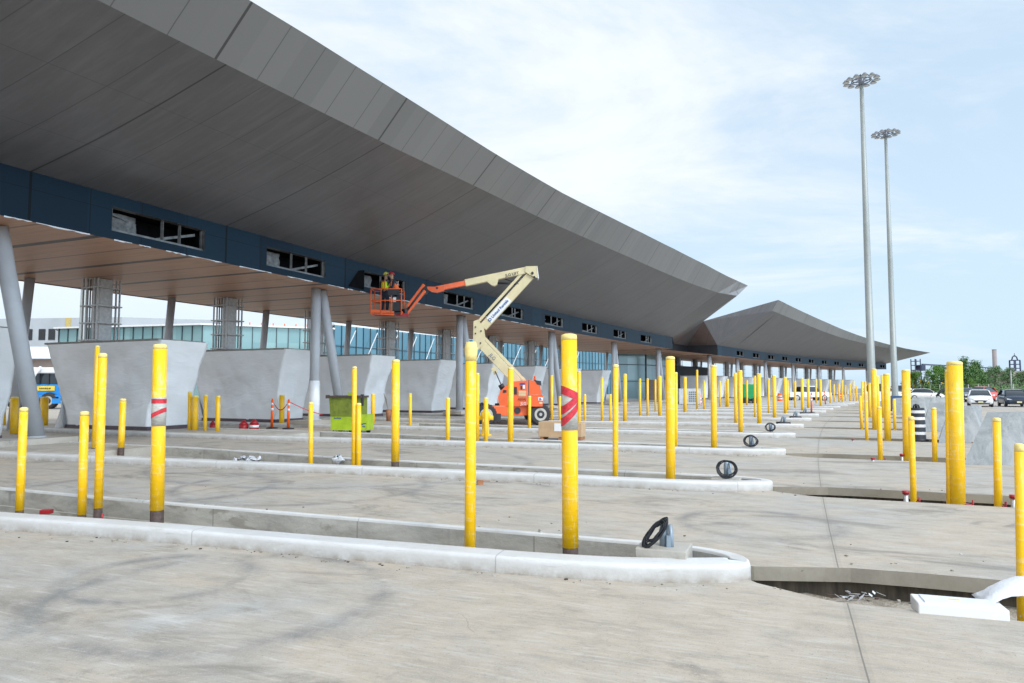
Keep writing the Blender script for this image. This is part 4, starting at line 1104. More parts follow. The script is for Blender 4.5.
for x, y, lab, w in ((133, 497, 'red plastic box lying in the pit beside the leftmost bollard', 0)[:3] + (0,),):
    pass
p = U(33, 511.5, .1); m = MB(); m.box(p + Vector((0, .25, -.045)), (.12, .10, .05), 'redcap', .2); tag(m.build('red_clamp_block', origin=p), 'small red block in the pit right of the leftmost bollard', 'red block')
p = U(477, 543, .12); m = MB(); q0 = U(533, 560, -.1); q1 = U(541, 532, .17)
m.bar(U(536, 545, .02), U(541, 530, .165), .05, .03, 'conc'); tag(m.build('mortar_strip', origin=q1), 'pale mortar strip leaning on the rear kerb left of taped bollard', 'mortar strip')
rnd = random.Random(11)
m = MB()
for k in range(420):
    i = rnd.choice([0, 0, 0, 0, 1, 1, 2]); d = rnd.uniform(12, 22.5)
    s = CI[i] + rnd.uniform(-.5, .45); z = -.26 + rnd.uniform(0, .04); q = P(s, d, z); sz = rnd.uniform(.012, .05)
    m.box(q, (sz * rnd.uniform(.8, 1.8), sz, sz * .7), rnd.choice(['conc', 'slabface', 'soil', 'conc']), rnd.uniform(0, 3))
for k in range(260):
    i = rnd.choice([0, 0, 1, 2]); d = rnd.uniform(8, 20); s = (front(i, min(d, 17)) - abs(rnd.gauss(0, .12)) - .01) if rnd.random() < .6 else (CI[i] + .8 + abs(rnd.gauss(0, .6)))
    sz = rnd.uniform(.006, .02); m.box(P(s, d, sz * .3), (sz * 1.5, sz, sz * .6), rnd.choice(['slabface', 'rust', 'conc']), rnd.uniform(0, 3))
tag(m.build('rubble_crumbs'), kind='stuff')

# ------------------------------------------------------------------ delineators, cones, drums
def delineator(x, yb, yt, label, lean=0):
    p = U(x, yb, .0) ; h = D(x, yt, p.y).z
    r_ = tag(empty('delineator_post', p), label, 'delineator', 'orange delineator posts')
    m = MB(); m.tube([(0, 0, 0), (0, 0, .035), (0, 0, .06)], [.24, .23, .09], 'rubber', 8); m.build('rubber_base', r_)
    m = MB(); m.tube([(0, 0, .05), (lean * h, 0, h - .04)], [.055, .045], 'delin', 12); m.tube([(lean * h, 0, h - .05), (lean * h, 0, h)], [.02, .03], 'delin', 8); o = m.build('post', r_)
    m = MB()
    for a, b in ((.60, .68), (.78, .86)): m.tube([(lean * h * a, 0, h * a), (lean * h * b, 0, h * b)], .057, 'reflect', 12)
    m.build('reflective_band', o)
    return p, h
pa, ha = delineator(271.8, 428.5, 398.5, 'left of the two orange posts with red tape before the wrapped booths')
pb, hb = delineator(288.2, 429, 399, 'right of the two orange posts with red tape before the wrapped booths')
delineator(811.5, 413, 392.5, 'orange post with white bands standing near the seventh island nose', .02)
delineator(825.6, 406, 391, 'farther orange post with white bands, leaning left at the ninth island', -.06)
m = MB(); rows = [[], []]
for k in range(9):
    t = k / 8; q = (pa + Vector((0, 0, ha * .9))).lerp(pb + Vector((0, 0, hb * .9)), t) - Vector((0, 0, .35 * math.sin(math.pi * t)))
    rows[0].append(q); rows[1].append(q + Vector((0, 0, .05)))
q2 = pb + Vector((1.25, .3, hb * .45)); r2 = [[], []]
for k in range(7):
    q = (pb + Vector((0, 0, hb * .9))).lerp(q2, k / 6) - Vector((0, 0, .05 * math.sin(math.pi * k / 6))); r2[0].append(q); r2[1].append(q + Vector((0, 0, .035)))
m.grid(rows, 'redtape'); m.grid(r2, 'redtape'); tag(m.build('barrier_tape', origin=pa), 'red barrier tape sagging between the two orange posts', 'barrier tape')
def drum(x, yb, w, h, mats, label, name='safety_can'):
    p = U(x, yb, 0.0); r = w / 2; r_ = tag(empty(name, p), label, 'can', 'small red cans by the booths')
    m = MB(); m.tube([(0, 0, 0), (0, 0, h * .62)], [r, r], 'redcap', 14); m.tube([(0, 0, h * .62), (0, 0, h * .8), (0, 0, h)], [r, r * .6, r * .2], 'redcap', 14); o = m.build('can_body', r_)
    if mats: m = MB(); m.tube([(0, 0, h * .3), (0, 0, h * .5)], r * 1.02, 'reflect', 14); m.build('white_band', o)
drum(212.5, 430, .22, .36, 0, 'small dark red can right of the slim bollards by the booth'); drum(243.5, 431, .34, .40, 0, 'plain red can, left of the banded one before the booth'); drum(254, 431, .34, .44, 1, 'red can with a white band beside the plain red can')
def cone(x, yb, h, label):
    p = U(x, yb, 0); r_ = tag(empty('traffic_cone', p), label, 'traffic cone', 'orange traffic cones')
    m = MB(); m.box((0, 0, .02), (.38, .38, .04), 'delin'); m.tube([(0, 0, .04), (0, 0, h)], [.15, .03], 'delin', 14); o = m.build('cone_body', r_)
    m = MB(); m.tube([(0, 0, h * .5), (0, 0, h * .68)], [.099, .076], 'reflect', 14); m.build('reflective_band', o)
cone(921.7, 397.5, .75, 'orange traffic cone right of the thick bollard near the white car'); cone(931.5, 400.5, .75, 'orange traffic cone on the far barrier row, right of the other cone')
def channel(x, yb, label, h=1.0):
    p = U(x, yb, 0); r_ = tag(empty('channelizer_drum', p), label, 'traffic drum', 'orange traffic drums')
    m = MB(); m.tube([(0, 0, 0), (0, 0, .08), (0, 0, .08), (0, 0, h)], [.36, .36, .28, .22], 'delin', 14); o = m.build('drum', r_)
    m = MB()
    for a in (.3, .6): m.tube([(0, 0, h * a), (0, 0, h * (a + .12))], [.29 - .06 * a, .28 - .06 * a], 'reflect', 14)
    m.build('white_band', o)
channel(699, 405.8, 'orange and white traffic drum before the black screen'); channel(780, 402, 'orange drum between bollards in front of the far canopy columns'); channel(841.4, 401, 'small red-orange drum at the far end of the islands')
# striped black and white barrel
p = U(917.5, 441, 0); r_ = tag(empty('striped_barrel', p), 'black barrel with white bands and a top handle beside concrete barriers', 'barrel')
m = MB(); m.tube([(0, 0, 0), (0, 0, .06), (0, 0, .07), (0, 0, 1.0)], [.30, .30, .235, .215], 'rubber', 24); o = m.build('barrel', r_)
m = MB()
for a in (.20, .42, .64, .84): m.tube([(0, 0, a), (0, 0, a + .085)], [.2375 - .0215 * a, .2375 - .0215 * (a + .085)], 'reflect', 24, caps=False)
m.build('white_band', o); m = MB(); m.tube([(-.09, 0, .99), (-.07, 0, 1.08), (.07, 0, 1.08), (.09, 0, .99)], .025, 'rubber', 8); m.tube([(0, 0, 1.0), (0, 0, 1.12)], .04, 'rubber', 8); m.build('handle', o)
# thin cable on the ground
m = MB(); m.tube([U(913, 432, .3), U(917, 437, .1), U(925, 439, .02), U(938, 440.5, .02), U(985, 443, .02)], .012, 'wood', 6); tag(m.build('ground_cable'), 'thin brown cable trailing from the striped barrel', 'cable')

# ------------------------------------------------------------------ concrete barriers
def barrier(x0, x1, yb, yt, L, label, t0, t1, rot=0.0):
    """end-on view: bottom from x0 to x1 at yb, top from t0 to t1 at yt, running away"""
    a, b = U(x0, yb, 0), U(x1, yb, 0); Y = (a.y + b.y) / 2; c, d = D(t0, yt, Y + .25), D(t1, yt, Y + .25)
    a = D(x0, yb, Y); b = D(x1, yb, Y); a.z = b.z = 0
    back = Vector((math.sin(rot), math.cos(rot), 0)) * L
    m = MB(); foot = .10
    fr = [a, b, b + Vector((-.02, .02, foot)), d, c, a + Vector((.02, .02, foot))]
    bk = [p + back for p in fr[:3]] + [d + back - Vector((0, .5, 0)), c + back - Vector((0, .5, 0)), fr[5] + back]
    n = 6
    m.face([fr[0], fr[1], fr[2], fr[5]], 'barrier'); m.face([fr[5], fr[2], fr[3], fr[4]], 'barrier')
    for i in range(n):
        j = (i + 1) % n; m.face([fr[i], bk[i], bk[j], fr[j]], 'barrier')
    m.face(bk[::-1], 'barrier')
    tag(m.build('concrete_barrier', origin=a, bevel=.025), label, 'barrier', 'grey concrete barriers')
barrier(965, 1062, 465, 412, 1.3, 'big sloping concrete barrier at the right edge behind the bollards', 987, 1045, .9)
barrier(939, 985, 443, 406, 1.1, 'middle trapezoid concrete barrier behind the thick bollard pair', 950, 972, .55)
barrier(922, 950, 432, 403, 1.0, 'concrete barrier right of the striped barrel, partly behind thick bollards', 930, 950, .5)
barrier(902, 926, 419, 400, .9, 'farther concrete barrier left behind the striped barrel', 908, 924, .55)
barrier(908, 952, 410, 397.5, .9, 'farthest concrete barrier with the traffic cones behind it', 912, 955, .55)
barrier(893, 903, 415, 398, 2, 'narrow grey barrier end right of the navy board', 895, 901, .55)
# ------------------------------------------------------------------ crate, hopper, hydrant
p = U(538, 440, .0); q = U(582, 441, .0); a = math.atan2(q.y - p.y, q.x - p.x); L = (q - p).length
r_ = tag(empty('cardboard_crate', p, a), 'brown cardboard crate with a white sheet and green mark on a pallet', 'crate')
m = MB(); m.box((L * .37, .35, .33), (L * .72, .7, .46), 'cardboard'); m.box((L * .86, .38, .31), (L * .24, .66, .42), 'cardboard'); o = m.build('box', r_, bevel=.01)
m = MB(); m.box((L * .47, -.006, .40), (.26, .012, .24), 'white'); m.build('paper_label', o); m = MB(); m.box((L * .60, -.008, .46), (.08, .014, .14), 'green'); m.build('green_mark', o)
m = MB()
for x in (.08, .5, .93): m.box((L * x, .35, .05), (.1, .68, .08), 'wood')
m.build('pallet', r_)

p = U(330.5, 434, .0); k = p.y / FPX     # metres per pixel there
r_ = tag(empty('tipping_hopper', p, R(-6)), 'lime green wheeled hopper with a dirty olive upper bin', 'hopper')
Wd = 37 * k
m = MB()
m.extr([(0, 0, .13), (Wd, 0, .13), (Wd, 0, 19.5 * k), (0, 0, 17.5 * k)], (0, .75, 0), 'lime'); o = m.build('lower_body', r_, bevel=.015)
m = MB(); zt = 37 * k
m.extr([(-2 * k, -.02, zt), (30 * k, -.02, zt - .03), (30 * k, -.02, 17.6 * k), (-.3 * k, -.02, 17.6 * k)], (0, .8, 0), 'olive'); b_ = m.build('upper_bin', r_, bevel=.01)
m = MB()
for y in (-.05, .79): m.box((14 * k, y, zt), (34 * k, .06, .07), 'rust')
for x in (-2.4 * k, 30.5 * k): m.box((x, .37, zt), (.06, .86, .07), 'rust')
m.box((-3 * k, -.05, zt), (.12, .1, .12), 'rust'); m.box((31 * k, .1, zt - .12), (.08, .14, .4), 'dark'); m.build('rim', b_)
m = MB()
for x in (.12, .12 + Wd * .3, Wd - .15):
    for y in (.1, .65): m.tube([(x, y - .03, .075), (x, y + .03, .075)], .075, 'tyre', 14); m.box((x + .02, y, .13), (.1, .09, .08), 'steel')
m.build('castors', r_)
m = MB(); m.box((16 * k, .5, zt + .06), (.18, .2, .16), 'lime'); m.build('lime_lump', b_)
m = MB()   # faded lettering on the lower body
for x, z, w in ((4, 15.6, 1.0), (5.4, 15.4, 1.0), (6.8, 15.8, 1.1), (8.4, 15.5, 1.2), (9.9, 15.5, .9), (31.2, 10.0, 1.0), (32.6, 9.8, 1.2), (34, 10.4, 1.3), (35.4, 10.5, 1.0), (33.2, 7.6, 1.2), (34.7, 7.5, 1)):
    m.box((x * k, -.004, z * k), (w * k, .008, 1.3 * k), 'bluetxt')
m.build('faded_lettering', o)

p = U(485.5, 436, .0); r_ = tag(empty('fire_hydrant', p), 'yellow fire hydrant partly hidden behind a bollard left of orange lift', 'hydrant')
m = MB(); m.tube([(0, 0, 0), (0, 0, .05), (0, 0, .06), (0, 0, .55), (0, 0, .60), (0, 0, .78), (0, 0, .88)], [.2, .2, .12, .12, .18, .15, .04], 'yellow', 16); o = m.build('barrel', r_)
m = MB(); m.tube([(-.26, 0, .60), (.26, 0, .60)], .075, 'yellow', 12); m.tube([(0, 0, .52), (0, -.24, .52)], .09, 'yellow', 12); m.build('outlet', o)

# a brown bucket and pipe bundle by the booths
p = U(388.5, 421, .12); r_ = tag(empty('brown_bucket', p), 'brown bucket with sticks standing by a wrapped booth', 'bucket')
m = MB(); m.tube([(0, 0, 0), (0, 0, .52)], [.10, .12], 'wood', 12); m.build('bucket', r_); m = MB()
for k_ in range(4): m.bar((0, 0, .4), (-.1 - .05 * k_, .05 * k_, 1.0 + .08 * k_), .02, .02, 'conc')
m.build('sticks', r_)

# ------------------------------------------------------------------ people
def smooth_person(name, joints, edges, radii, mat, parent=None, root=0, sub=1, loc=(0, 0, 0)):
    me = bpy.data.meshes.new(name); me.from_pydata([Vector(j) for j in joints], edges, []); me.materials.append(M[mat])
    o = bpy.data.objects.new(name, me); COL.objects.link(o)
    sk = o.modifiers.new('skin', 'SKIN'); sk.use_smooth_shade = True
    for k, v in enumerate(me.skin_vertices[0].data):
        r = radii[k]; v.radius = r if hasattr(r, '__len__') else (r, r); v.use_root = (k == root)
    s = o.modifiers.new('sub', 'SUBSURF'); s.levels = s.render_levels = sub
    if parent: o.parent = parent
    else: o.location = loc
    return o
def person(loc, rz, label, pose):
    # local frame: facing -Y; joints relative to the feet
    hipz, lean = .92, pose.get('lean', 0)
    J = {'pel': (0, 0, hipz), 'wst': (0, -lean * .3, 1.08), 'chs': (0, -lean * .8, 1.32), 'nek': (0, -lean, 1.48), 'hd0': (0, -lean - .02, 1.56), 'hd1': (0, -lean - .03, 1.66), 'hd2': (0, -lean - .02, 1.76)}
    names = list(J); joints = [J[n] for n in names]
    rad = [(.15, .11), (.14, .105), (.17, .12), (.06, .06), (.075, .085), (.085, .10), (.045, .055)]
    edges = [(0, 1), (1, 2), (2, 3), (3, 4), (4, 5), (5, 6)]
    def add(p, q, r): joints.append(q); rad.append(r); edges.append((p, len(joints) - 1)); return len(joints) - 1
    legs = []
    for sx in (-1, 1):
        k1 = add(0, (sx * .10, 0, .84), (.095, .095)); k2 = add(k1, (sx * .12, -.03, .48), (.062, .062)); k3 = add(k2, (sx * .13, .02, .09), (.042, .045)); add(k3, (sx * .14, -.14, .04), (.045, .035)); legs.append((k1, k2, k3))
    hands = pose['hands']
    for sx, (el, wr) in zip((-1, 1), hands):
        a1 = add(2, (sx * .20, -lean * .85, 1.41), (.06, .06)); a2 = add(a1, el, (.042, .042)); a3 = add(a2, wr, (.028, .03))
        d = (Vector(wr) - Vector(el)).normalized()
        pm = Vector(wr) + d * .07; a4 = add(a3, tuple(pm), (.036, .02))
        for f in range(5):
            if f == 4: add(a3, tuple(Vector(wr) + d * .06 + Vector((-sx * .05, 0, .01))), .011)
            else:
                off = Vector(((f - 1.5) * .02, 0, 0)); b1 = add(a4, tuple(pm + d * .04 + off + Vector((0, 0, -.01))), .0095); add(b1, tuple(pm + d * (.06 + .01 * (f in (1, 2))) + off + Vector((0, 0, -.035))), .008)
    r_ = tag(empty('person', loc, rz), label, 'person')
    body = smooth_person('body', joints, edges, rad, 'skin', r_)
    # clothes: trousers, jacket, vest; boots
    tj = [(0, 0, hipz + .16), (0, 0, hipz - .04)]; te = [(0, 1)]; trr = [(.165, .13), (.17, .135)]
    for sx in (-1, 1):
        b = len(tj); tj += [(sx * .10, 0, .80), (sx * .12, -.03, .48), (sx * .13, .02, .12)]; te += [(1, b), (b, b + 1), (b + 1, b + 2)]; trr += [.11, .082, .07]
    smooth_person('trousers', tj, te, trr, pose['trousers'], r_)
    m = MB()
    for sx in (-1, 1): m.box((sx * .135, -.06, .05), (.11, .29, .10), 'dark')
    m.build('boots', r_, bevel=.02)
    jj = [(0, -lean * .1, .90), (0, -lean * .3, 1.1), (0, -lean * .8, 1.32), (0, -lean * .97, 1.44)]; je = [(0, 1), (1, 2), (2, 3)]; jr = [(.175, .14), (.165, .13), (.19, .145), (.10, .09)]
    for sx, (el, wr) in zip((-1, 1), hands):
        b = len(jj); w2 = Vector(el).lerp(Vector(wr), .85); jj += [(sx * .20, -lean * .85, 1.41), el, tuple(w2)]; je += [(2, b), (b, b + 1), (b + 1, b + 2)]; jr += [.075, .055, .042]
    smooth_person('jacket', jj, je, jr, pose['jacket'], r_)
    smooth_person('vest', [(0, -lean * .1, 1.0), (0, -lean * .3, 1.12), (0, -lean * .8, 1.32), (0, -lean * .95, 1.43)], [(0, 1), (1, 2), (2, 3)], [(.21, .175), (.20, .165), (.235, .18), (.13, .10)], pose['vest'], r_)
    m = MB()     # reflective stripes on the vest
    for sx in (-.08, .08): m.box((sx, -lean * .6 - .155, 1.22), (.035, .012, .40), 'reflect'); m.box((sx * .9, -lean * .6 + .165, 1.22), (.035, .012, .40), 'hiorange' if pose['vest'] == 'hiviz' else 'reflect', 0)
    m.build('vest_stripes', r_)
    hc = Vector((0, -lean - .025, 1.67))
    m = MB(); rows = []
    for j in range(6):
        t = j / 5 * math.pi / 2; rows.append([hc + Vector((math.cos(a_) * .125 * math.cos(t), math.sin(a_) * .145 * math.cos(t), .02 + .13 * math.sin(t))) for a_ in [2 * math.pi * k / 16 for k in range(16)]])
    m.grid(rows, pose['hat'], close=True); m.box(hc + Vector((0, -.13, .025)), (.2, .1, .015), pose['hat']); m.build('hard_hat', r_)
    m = MB()     # face: nose, brow, mouth, ears
    m.tube([hc + Vector((0, -.10, .0)), hc + Vector((0, -.125, -.045))], [.010, .017], 'skin', 6)
    for sx in (-1, 1): m.tube([hc + Vector((sx * .033, -.092, -.005)), hc + Vector((sx * .033, -.101, -.005))], .010, 'dark', 8); m.tube([hc + Vector((sx * .088, .01, -.01)), hc + Vector((sx * .10, .015, -.012))], .025, 'skin', 8)
    m.box(hc + Vector((0, -.098, -.085)), (.045, .01, .008), 'wood'); m.build('face', r_)
    return r_

# ------------------------------------------------------------------ orange boom lift
YL = 30.3
def L_(x, y, dy=0.0): return D(x, y, YL + dy)
org = L_(517, 426); org.z = 0
lift = tag(empty('boom_lift', org), 'orange and cream articulated boom lift, its basket raised at the blue band', 'boom lift')
O = org
g0 = U(485, 425.5); g1 = U(538, 427.5); ax = Vector((1.0, -.02, 0)).normalized(); ay = Vector((.02, 1, 0)).normalized(); ax = Vector((.965, .26, 0)); ay = Vector((-.26, .965, 0))
def Q(a, b, z): return Vector((org.x + ax.x * a + ay.x * b, 29.9 + ax.y * a + ay.y * b, z))
rotL = Matrix.Rotation(math.atan2(ax.y, ax.x), 3, 'Z')
m = MB()
m.box(Q(-.15, 1.0, .62), (2.3, 1.25, .42), 'orange', rotL); m.box(Q(1.15, 1.0, .60), (.5, 1.9, .34), 'orange', rotL); m.box(Q(-1.35, 1.0, .56), (.4, 1.9, .28), 'orange', rotL)
m.box(Q(-.3, .36, .62), (1.7, .06, .44), 'orange', rotL)
ch = m.build('chassis', lift, origin=O, bevel=.03)
m = MB(); m.box(Q(-1.05, .35, .33), (.8, .2, .34), 'dark', rotL); m.tube([Q(.1, .32, .62), Q(.1, .28, .62)], .14, 'dark', 16); m.build('underframe', ch, origin=O)
def wheel(c, r, w, par, org_, axis=ay, rim='rim'):
    c = Vector(c); a = Vector(axis).normalized() * (w / 2)
    m = MB(); m.tube([c - a, c - a * .82, c + a * .82, c + a], [r * .86, r, r, r * .86], 'tyre', 28)
    for k in range(24):      # tread lugs
        t = 2 * math.pi * k / 24; x = Vector((0, 0, 1)).cross(a.normalized())
        d_ = x * math.cos(t) + Vector((0, 0, 1)) * math.sin(t); m.bar(c + d_ * r - a * .8, c + d_ * r + a * .8, r * .06, r * .1, 'tyre', up=d_)
    o = m.build('wheel', par, origin=org_)
    m = MB(); 
    for sg in (-1, 1):
        f = c + a * sg
        m.tube([f - a * sg * .06, f + a * sg * .05], [r * .60, r * .60], rim, 24); m.tube([f + a * sg * .02, f + a * sg * .09], [r * .44, r * .30], 'dark' if rim == 'rim' else rim, 20); m.tube([f, f + a * sg * .18], [r * .17, r * .14], rim, 12)
    m.build('rim', o, origin=org_)
wr = .46
for (a_, b_) in ((1.05, .15), (-1.35, .15), (1.35, 1.95), (-1.1, 1.95)): wheel(Q(a_, b_, wr), wr, .34, lift, O)
# turntable and its orange bodywork
m = MB(); m.tube([Q(-.1, 1.0, .80), Q(-.1, 1.0, .92)], .62, 'dark', 28); m.build('slew_ring', lift, origin=O)
m = MB()
def L2(x, y, b): v = D(x, y, 30.3 + b); return v
hood = [(499, 404), (498, 397), (500.5, 391), (506, 385.5), (513, 381.5), (527, 380.5), (527, 406), (500, 406.5)]
m.extr([D(x, y, 30.1) for x, y in hood], (0, 1.5, 0), 'orange'); eh = m.build('engine_hood', lift, origin=O, bevel=.04)
m = MB(); m.extr([D(x, y, 30.05) for x, y in [(529, 380), (535, 381), (540, 385), (541.5, 395), (529, 395)]], (0, 1.6, 0), 'orange')
m.extr([D(x, y, 30.03) for x, y in [(528.5, 395.6), (543.5, 396), (542.5, 406.5), (528.5, 406.5)]], (0, 1.64, 0), 'orange'); cw = m.build('counterweight', lift, origin=O, bevel=.05)
m = MB(); m.extr([D(x, y, 30.04) for x, y in [(534.5, 380), (541, 381), (541.5, 385.5), (537, 384.5)]], (0, .9, 0), 'dark'); m.build('exhaust_cover', cw, origin=O, bevel=.02)
m = MB(); m.tube([D(534.8, 380.5, 30.5), D(534.8, 378, 30.5)], .05, 'orange', 10); m.tube([D(534.8, 378, 30.5), D(534.7, 376, 30.5)], .045, 'delin', 10); m.build('beacon', cw, origin=O)
for q_ in ([(514, 387), (517, 387), (517, 394.5), (514, 394.5)], [(520.6, 386), (522.2, 386), (522.2, 389.5), (520.6, 389.5)], [(503, 390), (506.5, 390), (506.5, 392.5), (503, 393)]):
    m = MB(); m.extr([D(x, y, 30.08) for x, y in q_], (0, .04, 0), 'dark'); m.build('vent', eh, origin=O)
m = MB()
for x0, x1, y0, y1 in ((518.6, 526, 390.8, 396.2), (522.8, 525, 385, 388.8)): m.extr([D(x, y, 30.075) for x, y in [(x0, y0), (x1, y0), (x1, y1), (x0, y1)]], (0, .02, 0), 'cream' if x0 < 520 else 'white')
for k in range(3): m.extr([D(x, y, 30.07) for x, y in [(518.6, 392 + k * 1.5), (526, 392 + k * 1.5), (526, 392.3 + k * 1.5), (518.6, 392.3 + k * 1.5)]], (0, .02, 0), 'orange')
m.build('warning_labels', eh, origin=O)
m = MB()
m.extr([D(x, y, 30.02) for x, y in [(538.2, 397.2), (543.2, 397.4), (543, 400.6), (538.2, 400.4)]], (0, .02, 0), 'white'); m.extr([D(x, y, 30.0) for x, y in [(539, 398.6), (540.6, 398), (541.8, 399.6), (539.6, 399.8)]], (0, .02, 0), 'bluetxt')
m.extr([D(x, y, 30.02) for x, y in [(539.2, 402), (542.4, 402.1), (542.3, 404), (539.2, 403.9)]], (0, .02, 0), 'cream'); m.build('side_sticker', cw, origin=O)
m = MB(); m.extr([D(x, y, 30.07) for x, y in [(520, 383), (525, 382.8), (525, 384.6), (520, 384.8)]], (0, .02, 0), 'bluetxt'); m.build('blue_badge', eh, origin=O)

def text_mesh(name, body, p, dirx, up, h, mat, parent, off, align='CENTER', bold=.0):
    cu = bpy.data.curves.new(name, 'FONT'); cu.body = body; cu.size = h; cu.align_x = align; cu.align_y = 'CENTER'; cu.extrude = .004; cu.offset = bold
    t = bpy.data.objects.new(name, cu); COL.objects.link(t)
    dg = bpy.context.evaluated_depsgraph_get(); me = bpy.data.meshes.new_from_object(t.evaluated_get(dg)); COL.objects.unlink(t); bpy.data.objects.remove(t)
    dirx = Vector(dirx).normalized(); up = Vector(up); up = (up - dirx * up.dot(dirx)).normalized(); nz = dirx.cross(up)
    me.transform(Matrix((dirx, up, nz)).transposed().to_4x4()); me.transform(Matrix.Translation(Vector(p) - Vector(off)))
    me.materials.clear(); me.materials.append(M[mat]); o = bpy.data.objects.new(name, me); COL.objects.link(o); o.parent = parent
    return o
text_mesh('model_lettering', '450AJ', D(522, 399.3, 30.06), (1, 0, 0), (0, 0, 1), .15, 'blktxt', eh, O); text_mesh('model_lettering', 'JLG', D(523.5, 403.6, 30.06), (1, 0, 0), (0, 0, 1), .17, 'white', eh, O)

# booms: lower pair of arms
def plate(pts, y0, th, mat, mb): mb.extr([D(x, y, y0) for x, y in pts], (0, th, 0), mat)
m = MB(); m.bar(D(518, 383, 30.9), D(478.5, 341, 30.9), .40, .24, 'cream', up=(0, -1, 0)); a1 = m.build('lower_boom', lift, origin=O, bevel=.02)
m = MB(); m.bar(D(525, 381, 30.9), D(484, 337.5, 30.9), .13, .14, 'cream', up=(0, -1, 0)); m.build('tension_link', a1, origin=O, bevel=.01)
m = MB(); m.tube([D(500.5, 384.5, 30.6), D(503, 389, 30.6)], .12, 'dark', 12); m.tube([D(502, 386.5, 30.6), D(495, 371, 30.7)], .022, 'dark', 8); m.build('hydraulic_hose', a1, origin=O)
m = MB(); plate([(491, 368), (495.5, 366), (498, 372), (494, 375)], 30.75, .3, 'cream', m); m.build('bracket', a1, origin=O)
text_mesh('lettering', 'JLG', D(492.5, 357, 30.68), (D(500, 366, 30.7) - D(488, 352, 30.7)), (.6, 0, .6), .22, 'bluetxt', a1, O)
# pivot block
m = MB(); plate([(473.5, 321), (478, 319.5), (484, 328), (485.5, 338), (483, 345), (476, 352), (473, 345)], 30.7, .06, 'cream', m); plate([(473.5, 321), (478, 319.5), (484, 328), (485.5, 338), (483, 345), (476, 352), (473, 345)], 31.15, .06, 'cream', m)
plate([(475, 325), (482, 330), (484, 338), (475, 348)], 30.76, .39, 'cream', m)
pb_ = m.build('pivot_block', lift, origin=O, bevel=.012)
m = MB()
for x, y in ((475.5, 327), (475.5, 333.5), (481, 331), (480.5, 343)): m.tube([D(x, y, 30.69), D(x, y, 30.66)], .035, 'dark', 10)
m.build('pins', pb_, origin=O)
# upper arm with its tension link
m = MB(); m.bar(D(483, 327.5, 30.95), D(532.5, 273.5, 30.95), .37, .28, 'cream', up=(0, -1, 0)); a2 = m.build('upper_boom', lift, origin=O, bevel=.02)
m = MB(); m.bar(D(479, 321, 30.85), D(525.5, 269.5, 30.85), .12, .12, 'cream', up=(0, -1, 0)); m.build('tension_link', a2, origin=O, bevel=.01)
du = (D(532.5, 273.5, 30.9) - D(483, 327.5, 30.9)).normalized(); nu = Vector((-du.z, 0, du.x))
cc = D(499, 309.8, 30.79)
m = MB(); hw_, hh_ = .66, .155; m.extr([cc - du * hw_ - nu * hh_, cc + du * hw_ - nu * hh_, cc + du * hw_ + nu * hh_, cc - du * hw_ + nu * hh_], (0, .012, 0), 'white'); m.build('white_decal', a2, origin=O)
text_mesh('rental_lettering', 'United Rentals', cc + du * .06 - Vector((0, .008, 0)), du, nu, .175, 'bluetxt', a2, O, bold=.003)
m = MB(); c2 = cc - du * .60; m.tube([c2 - Vector((0, .002, 0)), c2 - Vector((0, .012, 0))], .075, 'bluetxt', 18); m.tube([c2 - Vector((0, .010, 0)), c2 - Vector((0, .018, 0))], .035, 'white', 14); m.build('round_badge', a2, origin=O)
# knuckle
m = MB(); K = [(525.5, 266.3), (536.5, 266), (537.8, 272), (538.5, 278.5), (535, 277), (530, 275), (525, 271.5)]
plate(K, 30.72, .07, 'cream', m); plate(K, 31.12, .07, 'cream', m); plate([(527, 267), (536, 267), (537.4, 276.5), (528, 272)], 30.79, .33, 'cream', m); kn = m.build('knuckle', lift, origin=O, bevel=.012)
m = MB(); plate([(536.7, 266), (537.4, 266), (539, 278.5), (538, 278.5)], 30.70, .5, 'white', m); m.build('white_end_plate', kn, origin=O)
m = MB(); m.tube([D(532.4, 273, 30.7), D(532.4, 273, 30.66)], .06, 'dark', 12); m.tube([D(534.2, 277, 30.7), D(534.2, 277, 30.66)], .05, 'dark', 12); m.build('pins', kn, origin=O)
# main boom: cream base, orange fly
A_, B_ = D(527, 270.3, 30.9), D(465, 283.2, 30.75)
m = MB(); m.bar(A_, B_, .30, .26, 'cream', up=(0, -1, 0)); plate([(487, 281.5), (498.5, 278.5), (497, 284.5), (494.5, 285.8), (491.5, 285)], 30.65, .3, 'cream', m); mbm = m.build('main_boom', lift, origin=O, bevel=.02)
m = MB(); m.tube([D(497, 283, 30.85), D(519, 284, 30.85)], .045, 'dark', 8); m.tube([D(505, 279, 30.8), D(512, 281.5, 30.8), D(520, 277.5, 30.85), D(526, 277, 30.9)], .022, 'dark', 8); m.build('lift_cylinder', mbm, origin=O)
t_ = D(512, 274.3, 30.58); text_mesh('boom_lettering', 'JLG LIFT', t_, (A_ - B_), (0, 0, 1), .17, 'blktxt', mbm, O, bold=.004)
C_ = D(430, 290, 30.6)
m = MB(); m.bar(B_, D(436, 289, 30.62), .22, .20, 'orange', up=(0, -1, 0)); plate([(426, 286.5), (444, 286.8), (444, 290.5), (437, 292.5), (431, 291.5), (426.5, 288.5)], 30.52, .2, 'orange', m); fb = m.build('fly_boom', lift, origin=O, bevel=.015)
m = MB(); plate([(420.5, 284), (424, 283.5), (427, 286.5), (427.5, 291), (426, 293.5), (423.5, 293.5), (421, 289)], 30.45, .34, 'dark', m); m.tube([D(437, 288, 30.53), D(437, 288, 30.50)], .05, 'dark', 12); m.build('jib_rotator', lift, origin=O, bevel=.01)
